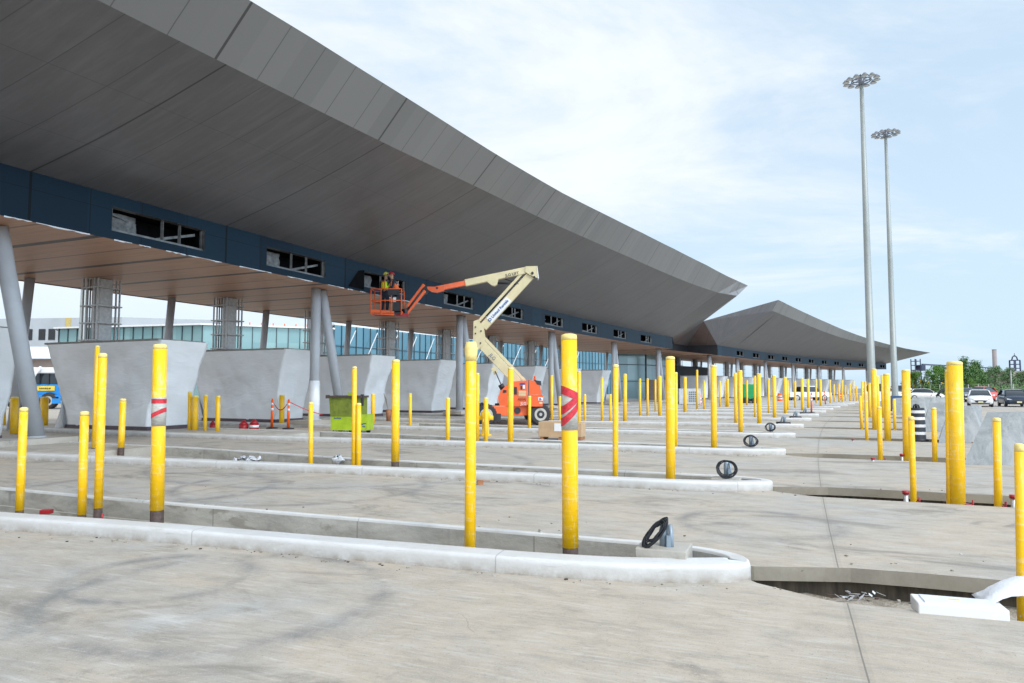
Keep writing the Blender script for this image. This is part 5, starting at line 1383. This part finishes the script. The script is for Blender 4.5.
m = MB(); m.bar(D(424, 284.5, 30.4), D(407.5, 307, 30.15), .13, .10, 'orange', up=(0, -1, 0)); m.bar(D(424.5, 290.5, 30.4), D(405, 314.5, 30.15), .19, .14, 'orange', up=(0, -1, 0)); jb = m.build('jib', lift, origin=O, bevel=.012)
m = MB(); m.tube([D(424, 288, 30.35), D(407, 310.5, 30.1)], .05, 'dark', 8); m.build('jib_cylinder', jb, origin=O)
# basket
bc = D(388.5, 315, 30.0); bz = bc.z
m = MB()
def ring(z, x0, x1, y0, y1): return [(x0, y0, z), (x1, y0, z), (x1, y1, z), (x0, y1, z)]
bx0, bx1, by0, by1 = bc.x - .68, bc.x + .62, 29.55, 30.35
m.box(((bx0 + bx1) / 2, (by0 + by1) / 2, bz + .04), (bx1 - bx0, by1 - by0, .06), 'dark')
m.extr([(bx0, by0, bz - .01), (bx0 + 1.0, by0, bz - .06), (bx0 + 1.0, by0, bz + .12), (bx0, by0, bz + .19)], (0, .04, 0), 'orange'); m.box((bx0, (by0 + by1) / 2, bz + .09), (.04, by1 - by0, .2), 'orange'); m.box((bx1, (by0 + by1) / 2, bz + .05), (.04, by1 - by0, .16), 'orange'); m.box(((bx0 + bx1) / 2, by1, bz + .09), (bx1 - bx0, .04, .2), 'orange')
bk = m.build('basket_floor', lift, origin=O)
m = MB()
for z in (.58, 1.08):
    r = ring(bz + z, bx0, bx1, by0, by1); m.tube(r + [r[0]], .022, 'orange', 8)
for x in (bx0, bx0 + .43, bx0 + .87, bx1):
    for y in (by0, by1): m.tube([(x, y, bz), (x, y, bz + 1.1)], .022, 'orange', 8)
m.build('basket_rail', bk, origin=O)
m = MB(); m.box((bc.x + .42, 29.75, bz + .45), (.34, .22, .62), 'dark'); m.box((bc.x + .30, by0 - .03, bz + .93), (.46, .14, .24), 'dark'); m.box((bc.x + .32, 29.62, bz + .62), (.12, .03, .2), 'white'); m.build('control_box', bk, origin=O)
m = MB(); m.box((bc.x + .62, 29.9, bz - .02), (.5, .4, .12), 'redcap'); m.bar((bc.x + .6, 30.0, bz + .1), D(405, 312, 30.15), .3, .3, 'dark'); m.build('basket_mount', bk, origin=O)
person((bc.x - .17, 30.0, bz + .07), R(160), 'worker in yellow hi-vis vest with orange cross standing left in the basket', dict(lean=.05, trousers='navy', jacket='navy', vest='hiviz', hat='helmet', hands=[((-.30, -.18, 1.20), (-.16, -.38, 1.12)), ((.30, -.15, 1.18), (.18, -.36, 1.05))]))
person((bc.x + .33, 30.08, bz + .07), R(-60), 'crouching worker with orange stripes at the right side of the basket', dict(lean=.22, trousers='navy', jacket='navy', vest='hiorange', hat='redcap', hands=[((-.30, -.30, 1.15), (-.14, -.48, 1.05)), ((.28, -.3, 1.12), (.1, -.5, 1.0))]))

# ------------------------------------------------------------------ high-mast lights
def mast(x, Y, ytop, r0, label, heads=True):
    b = D(x, 400, Y); b.z = 0; top = D(x - 9, ytop, Y); H = top.z
    r_ = tag(empty('light_mast', b), label, 'light mast')
    m = MB(); m.tube([(0, 0, 0), (0, 0, .3), (0, 0, .3), (0, 0, H * .5), (0, 0, H)], [r0 * 1.6, r0 * 1.6, r0, r0 * .78, r0 * .45], 'mast', 16); m.build('pole', r_)
    if not heads: return
    m = MB(); rr = 1.22
    for z in (-.35, -.15): 
        pts = [(rr * .62 * math.cos(2 * math.pi * k / 20), rr * .62 * math.sin(2 * math.pi * k / 20), H + z) for k in range(21)]; m.tube(pts, .05, 'lamp', 6, caps=False)
    for k in range(6):
        a = math.pi * k / 3; m.tube([(.1 * math.cos(a), .1 * math.sin(a), H - .25), (rr * math.cos(a), rr * math.sin(a), H - .25)], .045, 'lamp', 6)
    m.tube([(0, 0, H - .7), (0, 0, H - .1)], [.24, .22], 'lamp', 12); hd = m.build('lamp_ring', r_)
    for k in range(12):
        a = 2 * math.pi * (k + .5) / 12; c = Vector((rr * math.cos(a), rr * math.sin(a), H - .30))
        m = MB(); m.tube([c + Vector((0, 0, .12)), c + Vector((0, 0, .03)), c - Vector((0, 0, .10))], [.12, .18, .28], 'lamp', 14); 
        f = m.build('floodlight', hd); m = MB(); m.tube([c - Vector((0, 0, .10)), c - Vector((0, 0, .115))], .25, 'lens', 14); m.build('lens', f)
mast(872.3, 58.5, 77, .33, 'taller-looking nearer grey high-mast light with a ring of floodlights')
mast(895.3, 75, 131, .33, 'farther grey high-mast light right of the taller one')
mast(80, 62, 60, .34, 'pale pole seen behind the wrapped booth under the canopy at left', False)

# navy board at the foot of the far mast
p = U(889, 411, 0); r_ = tag(empty('navy_board', p, R(-8)), 'dark blue board leaning on two feet below the far light mast', 'board')
m = MB(); m.extr([(0, 0, .12), (.72, 0, .10), (.92, 0, .45), (.92, 0, 1.05), (0, 0, 1.05)], (0, .06, 0), 'navybox'); m.build('panel', r_); m = MB()
for x in (.1, .75): m.box((x, .05, .06), (.06, .5, .12), 'dark')
m.build('feet', r_)

# ------------------------------------------------------------------ cars
def car(loc, rz, paint, label, kind='hatch', Lc=4.2, Wc=1.8, Hc=1.45, cat='car', group='cars parked beyond the barriers'):
    r_ = tag(empty(label and ('parked_' + cat.replace(' ', '_')), loc, rz), label, cat, group)      # local: front faces -Y
    hl, hw = Lc / 2, Wc / 2
    if kind == 'hatch': prof = [(-hl, .38, .55), (-hl + .06, .25, .72), (-hl + .5, .22, .86), (-hl + 1.15, .20, .96), (0, .20, .98), (hl - .7, .20, 1.0), (hl - .08, .25, .98), (hl, .4, .8)]
    else: prof = [(-hl, .38, .6), (-hl + .06, .28, .95), (-hl + .5, .24, 1.08), (-hl + 1.2, .22, 1.14), (0, .22, 1.16), (hl - .7, .22, 1.16), (hl - .08, .26, 1.15), (hl, .4, 1.0)]
    rows = []
    for (y, z0, z1) in prof:
        t = abs(y) / hl; w = hw * (1 - .10 * t ** 6) - (.10 if abs(y) == hl else 0)
        rows.append([Vector((-w * .88, y, z0)), Vector((-w, y, z0 + .12)), Vector((-w, y, (z0 + z1) / 2 + .05)), Vector((-w * .93, y, z1 - .06)), Vector((-w * .75, y, z1)), Vector((0, y, z1 + .03)), Vector((w * .75, y, z1)), Vector((w * .93, y, z1 - .06)), Vector((w, y, (z0 + z1) / 2 + .05)), Vector((w, y, z0 + .12)), Vector((w * .88, y, z0))])
    m = MB(); m.grid(rows, paint, close=True); m.face(rows[0][::-1], paint); m.face(rows[-1], paint); body = m.build('body', r_)
    zb = .93 if kind == 'hatch' else 1.10
    cabs = [(-hl + 1.0, zb, .0), (-hl + 1.75, Hc - .06, .0), (.2, Hc, 0), (hl - .8, Hc - .05, 0), (hl - .25, zb, 0)]
    m = MB(); rr = []
    for (y, z, _) in cabs:
        wb, wt_ = hw * .90, hw * .70; f = (z - zb) / (Hc - zb); w1 = wb + (wt_ - wb) * f
        rr.append([Vector((-wb, y, zb - .05)), Vector((-w1, y, max(z - .03, zb))), Vector((-w1 * .8, y, z)), Vector((w1 * .8, y, z)), Vector((w1, y, max(z - .03, zb))), Vector((wb, y, zb - .05))])
    m.grid(rr, 'cglass'); g_ = m.build('windscreen_and_windows', r_)
    m = MB(); top = [[p_ + Vector((0, 0, .012)) for p_ in (r[1], r[2], r[3], r[4])] for r in rr[1:4]]; m.grid(top, paint)
    for sx in (1, 4):
        for a_, b_ in ((0, 1), (3, 4)): m.bar(rr[a_][sx] + Vector((0, 0, .01)), rr[b_][sx] + Vector((0, 0, .0)), .07, .05, paint)
    m.build('roof_panel', r_)
    for y in (-hl + .75, hl - .8):
        for x in (-hw + .1, hw - .1): wheel((x, y, .32), .32, .2, r_, (0, 0, 0), axis=(1, 0, 0), rim='steel')
    zl = .66 if kind == 'hatch' else .85
    for sx in (-1, 1):
        m = MB(); m.extr([(sx * hw * .50, -hl - .01, zl - .07), (sx * hw * .90, -hl + .05, zl - .03), (sx * hw * .92, -hl + .09, zl + .07), (sx * hw * .62, -hl - .0, zl + .02)], (0, .08, 0), 'headlight'); m.build('headlight', r_)
        m = MB(); m.box((sx * (hw + .08), -hl + 1.35, zb + .05), (.18, .08, .13), paint); m.build('mirror', r_, bevel=.02)
    m = MB(); m.extr([(-hw * .5, -hl - .02, zl - .10), (hw * .5, -hl - .02, zl - .10), (hw * .38, -hl - .02, zl - .27), (-hw * .38, -hl - .02, zl - .27)], (0, .08, 0), 'dark'); m.box((0, -hl - .01, .30), (Wc * .7, .06, .07), 'dark'); m.build('grille', r_)
    m = MB(); m.box((0, -hl - .04, .42), (.34, .02, .12), 'plate'); m.build('number_plate', r_)
    return r_
def carat(x, yb, rz, *a, **k):
    p = U(x, yb, 0); return car(p, rz, *a, **k)
carat(980, 406.5, R(-32), 'carwhite', 'white low hatchback with black bonnet glass facing the camera', 'hatch')
carat(1014, 406.5, R(-26), 'carblue', 'dark blue saloon cut by the right edge of the photo', 'hatch', 4.5, 1.84, 1.48)
carat(981, 401.5, R(-60), 'carred', 'orange-red car parked behind the white hatchback', 'suv', 4.6, 1.9, 1.75)
carat(966, 402, R(-30), 'cargrey', 'grey car half hidden behind the white hatchback', 'suv', 4.4, 1.8, 1.6)
carat(925, 399.5, R(70), 'carwhite', 'white car side-on behind the far barrier and cones', 'hatch', 4.4, 1.8, 1.5)
carat(882, 399.5, R(60), 'carwhite', 'white van between the two light masts', 'suv', 5.0, 2.0, 2.2, cat='van')
carat(905, 398, R(80), 'cargrey', 'grey van right of the far light mast', 'suv', 5.0, 2.0, 2.0, cat='van')

# white pickup under the far canopy
p = U(811, 401.3, 0); r_ = tag(empty('pickup_truck', p, R(8)), 'white pickup truck side-on under the far canopy', 'pickup truck')
m = MB(); m.extr([(-2.7, 0, .5), (2.7, 0, .5), (2.7, 0, 1.05), (1.3, 0, 1.12), (-2.7, 0, 1.12)], (0, 1.9, 0), 'carwhite'); m.build('body', r_, bevel=.06)
m = MB(); m.extr([(-.9, .1, 1.12), (1.4, .1, 1.12), (.8, .15, 1.75), (-.7, .15, 1.78)], (0, 1.7, 0), 'cglass'); m.build('cab_windows', r_, bevel=.04); m = MB(); m.extr([(-.75, .12, 1.74), (.85, .12, 1.72), (.8, .12, 1.82), (-.7, .12, 1.84)], (0, 1.66, 0), 'carwhite'); m.build('cab_roof', r_)
for x in (-1.75, 1.75):
    for y in (.12, 1.78): wheel((x, y, .4), .4, .25, r_, (0, 0, 0), axis=(0, 1, 0), rim='steel')
# ------------------------------------------------------------------ site clutter under the gap and the far canopy
p = U(679, 406, 0); k = p.y / FPX; r_ = tag(empty('generator_unit', p, R(-10)), 'white louvred generator unit beside the black screen in the gap', 'generator')
m = MB(); m.box((10.5 * k, 1, 9.5 * k), (21 * k, 2, 15.5 * k), 'grille'); o = m.build('housing', r_, bevel=.04); m = MB()
for a in range(5):
    for b in range(5): m.box((10.5 * k + a * 1.9 * k, -.02, 5 * k + b * 2.2 * k), (1.3 * k, .04, 1.2 * k), 'cargrey')
m.build('louvres', o); m = MB()
for x in (3, 17): m.tube([(x * k, .1, .3), (x * k, .35, .3)], .3, 'tyre', 14)
m.box((10 * k, .9, .35), (18 * k, 1.5, .2), 'dark'); m.build('trailer', r_)
p = U(743, 404, 0); k = p.y / FPX; r_ = tag(empty('green_container', p, R(-12)), 'green skip container on wheels under the far canopy', 'container')
m = MB(); m.box((8 * k, 1.0, 12.5 * k), (15.5 * k, 2, 14.5 * k), 'green'); o = m.build('tank', r_, bevel=.05); m = MB(); m.box((8 * k, 1, 3.6 * k), (14 * k, 1.7, 2.5 * k), 'dark')
for x in (3, 12): m.tube([(x * k, 0, .35), (x * k, .3, .35)], .35, 'tyre', 14)
m.build('undercarriage', r_)
# black screened enclosure between the canopies
a, b, c = P(69, -7.2), P(79.5, -6.2), P(60, -9.8)
e0, e1 = s_at(677, -6.5, 2), s_at(713, -6.0, 2)
m = MB(); m.prism([P(e0, -6.5), P(e1, -6.0), P(e1, -9.5), P(e0, -9.5)], 0, 4.6, 'mesh'); tag(m.build('screened_enclosure', origin=a), 'tall black screened enclosure in the gap between the canopies', 'enclosure')
# glass pavilion under the end of the near canopy
def glasswall(mb, pts, z0, z1, mat, per=1.5, mull=True, tz=2.6):
    L = 0
    for p, q in zip(pts[:-1], pts[1:]):
        p, q = Vector(p), Vector(q); l = (q - p).length; n = max(1, int(l / 12))
        for k in range(n):
            u, v = p.lerp(q, k / n), p.lerp(q, (k + 1) / n)
            mb.face([(u.x, u.y, z0), (v.x, v.y, z0), (v.x, v.y, z1), (u.x, u.y, z1)], mat, [(L + l * k / n, z0), (L + l * (k + 1) / n, z0), (L + l * (k + 1) / n, z1), (L + l * k / n, z1)])
        L += l
def mullions(mb, pts, z0, z1, per, hz=()):
    for p, q in zip(pts[:-1], pts[1:]):
        p, q = Vector(p), Vector(q); p.z = q.z = 0; l = (q - p).length; n = max(1, int(l / per))
        a = math.atan2(q.y - p.y, q.x - p.x); off = Vector((math.sin(a), -math.cos(a), 0)) * .05
        for k in range(n + 1): u = p.lerp(q, k / n) + off; mb.box((u.x, u.y, (z0 + z1) / 2), (.09, .12, z1 - z0), 'mullion', a)
        for z in hz: u = (p + q) / 2 + off; mb.box((u.x, u.y, z), (l, .11, .09), 'mullion', a)
r_ = tag(empty('glass_pavilion', P(52, -9)), 'clear glass-walled pavilion under the end of the near canopy', 'pavilion')
O = r_.location.copy(); pts = [P(45, -7.5), P(60.5, -7.5), P(61.0, -10.0)]; pp = [P(s_at(618, -8.5, 2), -8.5), P(s_at(646, -6.5, 2), -6.5), P(s_at(667, -6.3, 2), -6.3), P(s_at(676, -9, 2), -9)]
m = MB(); glasswall(m, pp, .3, 5.7, 'boxglass'); m.build('glass_wall', r_, origin=O); m = MB(); mullions(m, pp, .3, 5.7, 2.6, (2.4, 4.4)); m.build('mullions', r_, origin=O)
m = MB(); m.box(P(s_at(655, -5.6, 2), -5.6, 1.3), (2.6, .6, 2.6), 'brick', -ang(59)); tag(m.build('stacked_boards', origin=P(59, -5.2, 0)), 'brown stack of boards leaning before the glass pavilion', 'board stack')

# ------------------------------------------------------------------ the terminal building behind the canopy
r_ = tag(empty('terminal_building', (-30, 110, 0)), 'long low terminal building with teal curtain glass behind the near canopy', 'building'); O = r_.location.copy()
gA = [D(60, 318, 98), D(203, 318, 92), D(334, 324, 99)]; gA = [Vector((p.x, p.y, 0)) for p in gA]
gB = [gA[-1], Vector((-8.5, 128, 0)), Vector((16, 165, 0)), Vector((34, 190, 0))]
m = MB(); glasswall(m, gA, 0, 9.9, 'teal'); w = m.build('teal_glass_wall', r_, origin=O); m = MB(); mullions(m, gA, 0, 9.9, 1.5, (3.3, 6.6)); m.build('mullions', w, origin=O)
m = MB(); glasswall(m, gB, 0, 10.6, 'tealblue'); w = m.build('blue_glass_wall', r_, origin=O); m = MB(); mullions(m, gB, 0, 10.6, 1.5, (4.0, 7.6)); m.build('mullions', w, origin=O)
m = MB()     # white raking struts just behind... in front of the blue wall
for k in range(14):
    p = gB[0].lerp(gB[1], k / 7) if k < 7 else gB[1].lerp(gB[2], (k - 7) / 7); q = gB[0].lerp(gB[1], (k + .8) / 7) if k < 7 else gB[1].lerp(gB[2], (k - 6.2) / 7)
    o_ = Vector((.5, -.3, 0)); m.bar(p + o_ + Vector((0, 0, 3.5)), q + o_ + Vector((0, 0, 10.0)), .10, .10, 'bwhite')
m.build('white_struts', r_, origin=O)
m = MB(); back = Vector((-12, 22, 0))
m.prism([gA[0] + Vector((-.5, -.6, 0)), gA[1] + Vector((0, -.7, 0)), gA[2] + Vector((.3, -.5, 0)), gA[2] + back, gA[1] + back, gA[0] + back], 9.9, 10.12, 'bwhite')
m.prism([gB[0], gB[1], gB[2], gB[3], gB[3] + back, gB[2] + back, gB[1] + back, gB[0] + back], 10.6, 10.85, 'bwhite'); m.build('roof', r_, origin=O)
for k in range(9):
    p = gA[1].lerp(gA[2], .3 + k * .09) + Vector((0, 2, 10.12)); m = MB(); m.tube([p, p + Vector((0, 0, .55))], .08, 'delin', 8); m.build('roof_marker', r_, origin=O)
r_ = tag(empty('unfinished_building', (-95, 150, 0)), 'large grey unfinished building with yellow boards far behind at left', 'building'); O = r_.location.copy()
c0, c1, c2 = D(-40, 318, 168), D(122, 318, 163), D(215, 318, 170); c0.z = c1.z = c2.z = 0
zt = D(60, 318, 165).z
m = MB(); m.prism([c0, c1, c2, c2 + Vector((-10, 40, 0)), c0 + Vector((-10, 40, 0))], 0, zt, 'bgrey', 'bwhite'); w = m.build('wall', r_, origin=O)
dr = (c1 - c0).normalized(); nrm = Vector((dr.y, -dr.x, 0)); ln = (c1 - c0).length
for f in (.42, .50, .56, .62, .80, .86, .93):
    m = MB(); p = c0 + dr * ln * f + nrm * .05; m.extr([p + Vector((0, 0, zt - 5.2)), p + dr * 1.7 + Vector((0, 0, zt - 5.2)), p + dr * 1.7 + Vector((0, 0, zt - 2.6)), p + Vector((0, 0, zt - 2.6))], nrm * .1, 'dark'); m.build('window', w, origin=O)
for f in (.66, .90):
    m = MB(); p = c0 + dr * ln * f + nrm * .04; m.extr([p + Vector((0, 0, zt - 5.5)), p + dr * 1.4 + Vector((0, 0, zt - 5.5)), p + dr * 1.4 + Vector((0, 0, zt)), p + Vector((0, 0, zt))], nrm * .1, 'insul'); m.build('insulation_board', w, origin=O)
# white arched shelter roof and a low wall at left
r_ = tag(empty('arched_shelter', (-48, 82, 0)), 'low shelter with a white curved roof behind the booths at left', 'shelter'); O = r_.location.copy()
a0, a1 = D(-20, 345, 80), D(52, 345, 80); m = MB(); rows = []
for j in range(9):
    t = j / 8; rows.append([Vector((x, 80 + 8 * t, 5.0 + 1.7 * math.sin(math.pi * t * .62))) for x in (a0.x, (a0.x + a1.x) / 2, a1.x)])
m.grid(rows, 'bwhite'); m.build('roof', r_, origin=O); m = MB(); m.box(((a0.x + a1.x) / 2, 82, 4.0), (a1.x - a0.x - 1, .3, 2.0), 'brick'); m.build('wall', r_, origin=O)
for f in (.1, .5, .9): m = MB(); x = a0.x + (a1.x - a0.x) * f; m.tube([(x, 82, 0), (x, 82, 5)], .12, 'steel', 8); m.build('post', r_, origin=O)

# blue wheeled machine behind the booth at left
p = U(30, 409, 0); Yb = p.y; r_ = tag(empty('blue_telehandler', p, R(3)), 'blue wheeled machine with a yellow label and dark cab windows behind the booth', 'telehandler'); k = Yb / FPX
m = MB(); m.box((17 * k, 1.2, 19 * k), (40 * k, 2.2, 11 * k), 'blue'); m.extr([(-2 * k, -.1, 12 * k), (-2 * k, -.1, 7 * k), (6 * k, -.1, 4 * k), (10 * k, -.1, 12 * k), (36 * k, -.1, 12 * k), (36 * k, -.1, 14 * k), (-2 * k, -.1, 14 * k)], (0, 2.4, 0), 'blue'); m.build('body', r_, bevel=.06)
m = MB(); m.box((17 * k, 1.2, 30 * k), (38 * k, 2.1, 11 * k), 'cglass'); cb = m.build('cab_windows', r_); 
for x in (-2, 7, 16, 25, 35): m = MB(); m.box((x * k, .13, 30 * k), (1.0 * k, .1, 11 * k), 'dark'); m.build('window_post', cb)
m = MB(); m.box((17 * k, 1.2, 38.5 * k), (41 * k, 2.5, 6 * k), 'bwhite'); m.build('white_roof', r_, bevel=.08)
m = MB(); m.box((14 * k, .06, 20.5 * k), (17 * k, .05, 4.5 * k), 'signy'); m.build('yellow_label', r_); 

m = MB()
for q in range(6): m.box(((8.5 + q * 1.9) * k, .03, 20.4 * k), ((1.1 + .3 * (q % 2)) * k, .02, 1.6 * k), 'blktxt')
m.build('worn_lettering', r_)
for x in (-14, 18): wheel((x * k, .05, 8 * k), 8 * k, .4, r_, (0, 0, 0), axis=(0, 1, 0))
m = MB(); m.tube([(3 * k, -.3, 22 * k), (5 * k, -.3, 33 * k), (11 * k, -.3, 42 * k)], .10, 'bwhite', 8); m.build('curved_guard', r_)
m = MB(); m.box((30 * k, -.2, 8 * k), (8 * k, 1.0, 5 * k), 'blue'); m.build('step', r_)

# ------------------------------------------------------------------ trees, far structures
def tree(x, Y, ytop, wpx, lm, label, seed, trunkh=.25):
    rnd = random.Random(seed); p = D(x, 380, Y); p.z = 0; k = Y / FPX; H = D(x, ytop, Y).z; Rw = wpx * k / 2
    r_ = tag(empty('tree', p), label, 'tree', 'trees beyond the parking area')
    m = MB(); m.tube([(0, 0, -.3), (.05, 0, H * .3), (-.05, .1, H * .6), (0, 0, H * .85)], [H * .03, H * .022, H * .014, H * .004], 'trunk', 8)
    clumps = []
    for q in range(17):
        a = rnd.uniform(0, 6.28); zf = rnd.uniform(.16, .95) ; rr = Rw * (1 - .75 * max(0, zf - .45) / .55) * rnd.uniform(.35, .85)
        c = Vector((math.cos(a) * rr, math.sin(a) * rr * .8, H * zf)); clumps.append((c, H * rnd.uniform(.10, .19)))
        m.tube([(0, 0, max(.2, H * zf * .55)), tuple(c * .6 + Vector((0, 0, H * zf * .35))), tuple(c)], [H * .01, H * .007, H * .002], 'trunk', 5)
    clumps.append((Vector((0, 0, H * .55)), H * .28)); clumps.append((Vector((0, 0, H * .3)), H * .25))
    m.build('trunk', r_); m = MB(); mi = M['leaf'][lm]
    for c, cr in clumps:
        for q in range(int(260)):
            v = Vector((rnd.gauss(0, 1), rnd.gauss(0, 1), rnd.gauss(0, 1))).normalized() * cr * (rnd.random() ** .45) * rnd.uniform(.85, 1.25)
            q0 = c + v
            if q0.z > H * 1.02 or q0.z < .1: continue
            n = (v.normalized() + Vector((rnd.uniform(-.7, .7), rnd.uniform(-.7, .7), rnd.uniform(-.3, .9)))).normalized(); u = n.orthogonal().normalized(); w = n.cross(u); sz = H * rnd.uniform(.012, .028)
            an = rnd.uniform(0, 3.1); u, w = u * math.cos(an) + w * math.sin(an), w * math.cos(an) - u * math.sin(an)
            m.face([q0 - u * sz, q0 + w * sz * .6, q0 + u * sz, q0 - w * sz * .6], mi)
    m.build('crown', r_)
TR = [(915, 152, 372, 26, 0, 'low round tree tucked under the far canopy tip'), (922, 150, 368, 40, 0, 'rounded green tree just right of the far canopy tip'), (938, 150, 366, 34, 0, 'low spreading green tree left of the thick bollard pair'), (945, 158, 365, 26, 1, 'green tree top showing left of the thickest bollard'),
      (966, 150, 357, 24, 1, 'tallest dark green tree just right of the thickest bollard'), (977, 156, 360.5, 18, 1, 'tall tree right of the tallest dark one'), (972, 140, 377, 18, 0, 'small light green bush below the tall trees'),
      (995, 165, 366, 26, 2, 'grey-green tree below the far chimney'), (1008, 170, 368, 20, 2, 'grey-green tree left of the dark tower'), (985, 170, 372, 20, 2, 'low grey-green tree between the tall tree and chimney'), (1022, 172, 369, 18, 2, 'grey-green tree at the right edge of the photo'), (953, 146, 371, 20, 0, 'green tree hidden behind the thick bollard pair')]
for n_, t in enumerate(TR): tree(*t, seed=n_ + 3)
m = MB(); rnd = random.Random(4)   # ground scrub under the trees
for q in range(5200):
    x = rnd.uniform(905, 1075); Y = rnd.uniform(142, 165); b = D(x, 385, Y); z = rnd.uniform(.1, 2.6) * rnd.uniform(.4, 1); u = Vector((rnd.uniform(-1, 1), rnd.uniform(-1, 1), rnd.uniform(-1, 1))).normalized(); w = u.orthogonal().normalized(); q0 = Vector((b.x, b.y, z)); sz = .2
    m.face([q0 - u * sz, q0 + w * sz * .6, q0 + u * sz, q0 - w * sz * .6], M['leaf'][q % 2])
tag(m.build('scrub'), kind='stuff')
# distant chimneys, tower and conveyor
def far(x0, x1, yt, Y, mat, name, label, cat):
    a, b = D(x0, yt, Y), D(x1, yt, Y); r = (b.x - a.x) / 2; c = Vector(((a.x + b.x) / 2, Y, 0)); m = MB(); m.tube([c, Vector((c.x, Y, a.z))], [r * 1.12, r * .95], mat, 20)
    m.tube([Vector((c.x, Y, a.z)), Vector((c.x, Y, a.z + r * .3))], [r * 1.02, r * 1.02], mat, 20); return tag(m.build(name, origin=c), label, cat)
far(992.2, 996.2, 350, 620, 'stack', 'chimney', 'tall pale brown chimney far off above the trees', 'chimney')
far(890, 892, 337, 500, 'stack', 'chimney', 'brownish chimney rising just behind the far light mast', 'chimney')
r_ = tag(empty('lattice_tower', D(1016, 388, 420)), 'dark steel lattice tower with a rounded head far off at right', 'tower'); r_.location.z = 0; O = r_.location.copy()
m = MB(); k = 420 / FPX; hT = D(1016, 357, 420).z
for sx in (-3.1, 3.1):
    for y in (-2, 2): m.bar((sx * k, y, 0), (sx * k * .9, y, hT - 2), 1.0 * k, 1.0 * k, 'tower')
for z in [hT * f for f in (.3, .42, .54, .66, .78, .9)]: m.box((0, 0, z), (6.4 * k, 4, .8 * k), 'tower')
m.box((0, 0, hT * .45), (5.6 * k, 3.2, 9 * k), 'tower'); m.build('frame', r_); m = MB(); m.tube([(-3 * k, 0, hT - 2), (-2 * k, 0, hT), (0, 0, hT + 1), (2 * k, 0, hT), (3 * k, 0, hT - 2)], .6 * k, 'tower', 8); m.tube([(0, 0, hT), (0, 0, hT + 2.4)], .15, 'tower', 6); m.build('head_arch', r_)
r_ = tag(empty('conveyor_gantry', D(918, 388, 380)), 'blue-grey industrial tower with a long thin conveyor bridge behind the trees', 'conveyor'); r_.location.z = 0; O = r_.location.copy()
k = 380 / FPX; m = MB(); h1 = D(918, 359, 380).z
for sx in (-4, 1.2):
    for y in (-2, 2): m.bar((sx * k, y, 0), (sx * k, y, h1), .7 * k, .7 * k, 'tower')
for f in (.35, .5, .65, .8, .93): m.box((-1.4 * k, 0, h1 * f), (6 * k, 4, .6 * k), 'tower')
m.box((3.6 * k, 0, h1 * .72), (4.2 * k, 5, 6 * k), 'tower'); m.box((-1.4 * k, 0, h1 * .5), (4.2 * k, 3, 9 * k), 'bgrey'); m.build('tower_frame', r_)
m = MB(); e = D(1000, 368.5, 520) - r_.location; m.bar((5 * k, 0, h1 * .83), (e.x, e.y, e.z), 1.2 * k, 1.4 * k, 'tower'); m.build('conveyor_bridge', r_)
p = D(1011.5, 388, 110); p.z = 0; r_ = tag(empty('lamp_post', p), 'thin pale lamp post behind the cars near the dark tower', 'lamp post'); m = MB(); hh = D(1011.5, 369, 110).z; m.tube([(0, 0, 0), (0, 0, hh)], [.14, .08], 'mast', 8); m.build('pole', r_); m = MB(); m.box((0, -.4, hh), (.2, .9, .1), 'lamp'); m.build('lamp_head', r_)
p = D(1022, 388, 300); p.z = 0; m = MB(); hb_ = D(1022, 371, 300).z; m.prism([(p.x - 4, 300, 0), (p.x + 40, 300, 0), (p.x + 40, 330, 0), (p.x - 4, 330, 0)], 0, hb_, 'brick', 'roof')
tag(m.build('distant_building', origin=p), 'pale brown distant building at the right edge above the cars', 'building')
# chain fence behind the cars
r_ = tag(empty('mesh_fence', D(985, 392, 125)), 'long grey wire fence with posts in front of the trees', 'fence'); r_.location.z = 0; O = r_.location.copy()
fp = [Vector((D(x, 392, Y_).x, Y_, 0)) for x, Y_ in ((912, 150), (950, 138), (1000, 122), (1060, 110))]
m = MB()
for a, b in zip(fp[:-1], fp[1:]):
    n = int((b - a).length / 3)
    for q in range(n + 1): u = a.lerp(b, q / n); m.tube([u, u + Vector((0, 0, 2.3))], .05, 'steel', 6)
m.build('posts', r_, origin=O); m = MB()
for a, b in zip(fp[:-1], fp[1:]):
    for z in (.15, .6, 1.05, 1.5, 1.95, 2.25): m.bar(a + Vector((0, 0, z)), b + Vector((0, 0, z)), .03, .03, 'steel')
m.build('wires', r_, origin=O)
# white concrete block row near the far islands
p = U(876, 401, 0); m = MB(); m.box(p + Vector((0, .8, .42)), (3.2, 1.4, .85), 'bwhite', R(20)); tag(m.build('white_block', origin=p), 'white painted block at the far end of the islands', 'block')
# heap of black bent hose on the far barrier
p = U(946, 396, .7); m = MB()
for q in range(3): m.tube([p + Vector((-1.1 + .1 * q, 0, 0)), p + Vector((-.5, 0, .75 - .1 * q)), p + Vector((.1, 0, .9 - .15 * q)), p + Vector((.7, .1, .5)), p + Vector((.9, 0, 0))], .07, 'rubber', 8)
tag(m.build('bent_hose', origin=p), 'black bent hose arching over the farthest barrier', 'hose')

for o_ in list(COL.objects):
    if o_.parent and 'category' in o_: del o_['category']
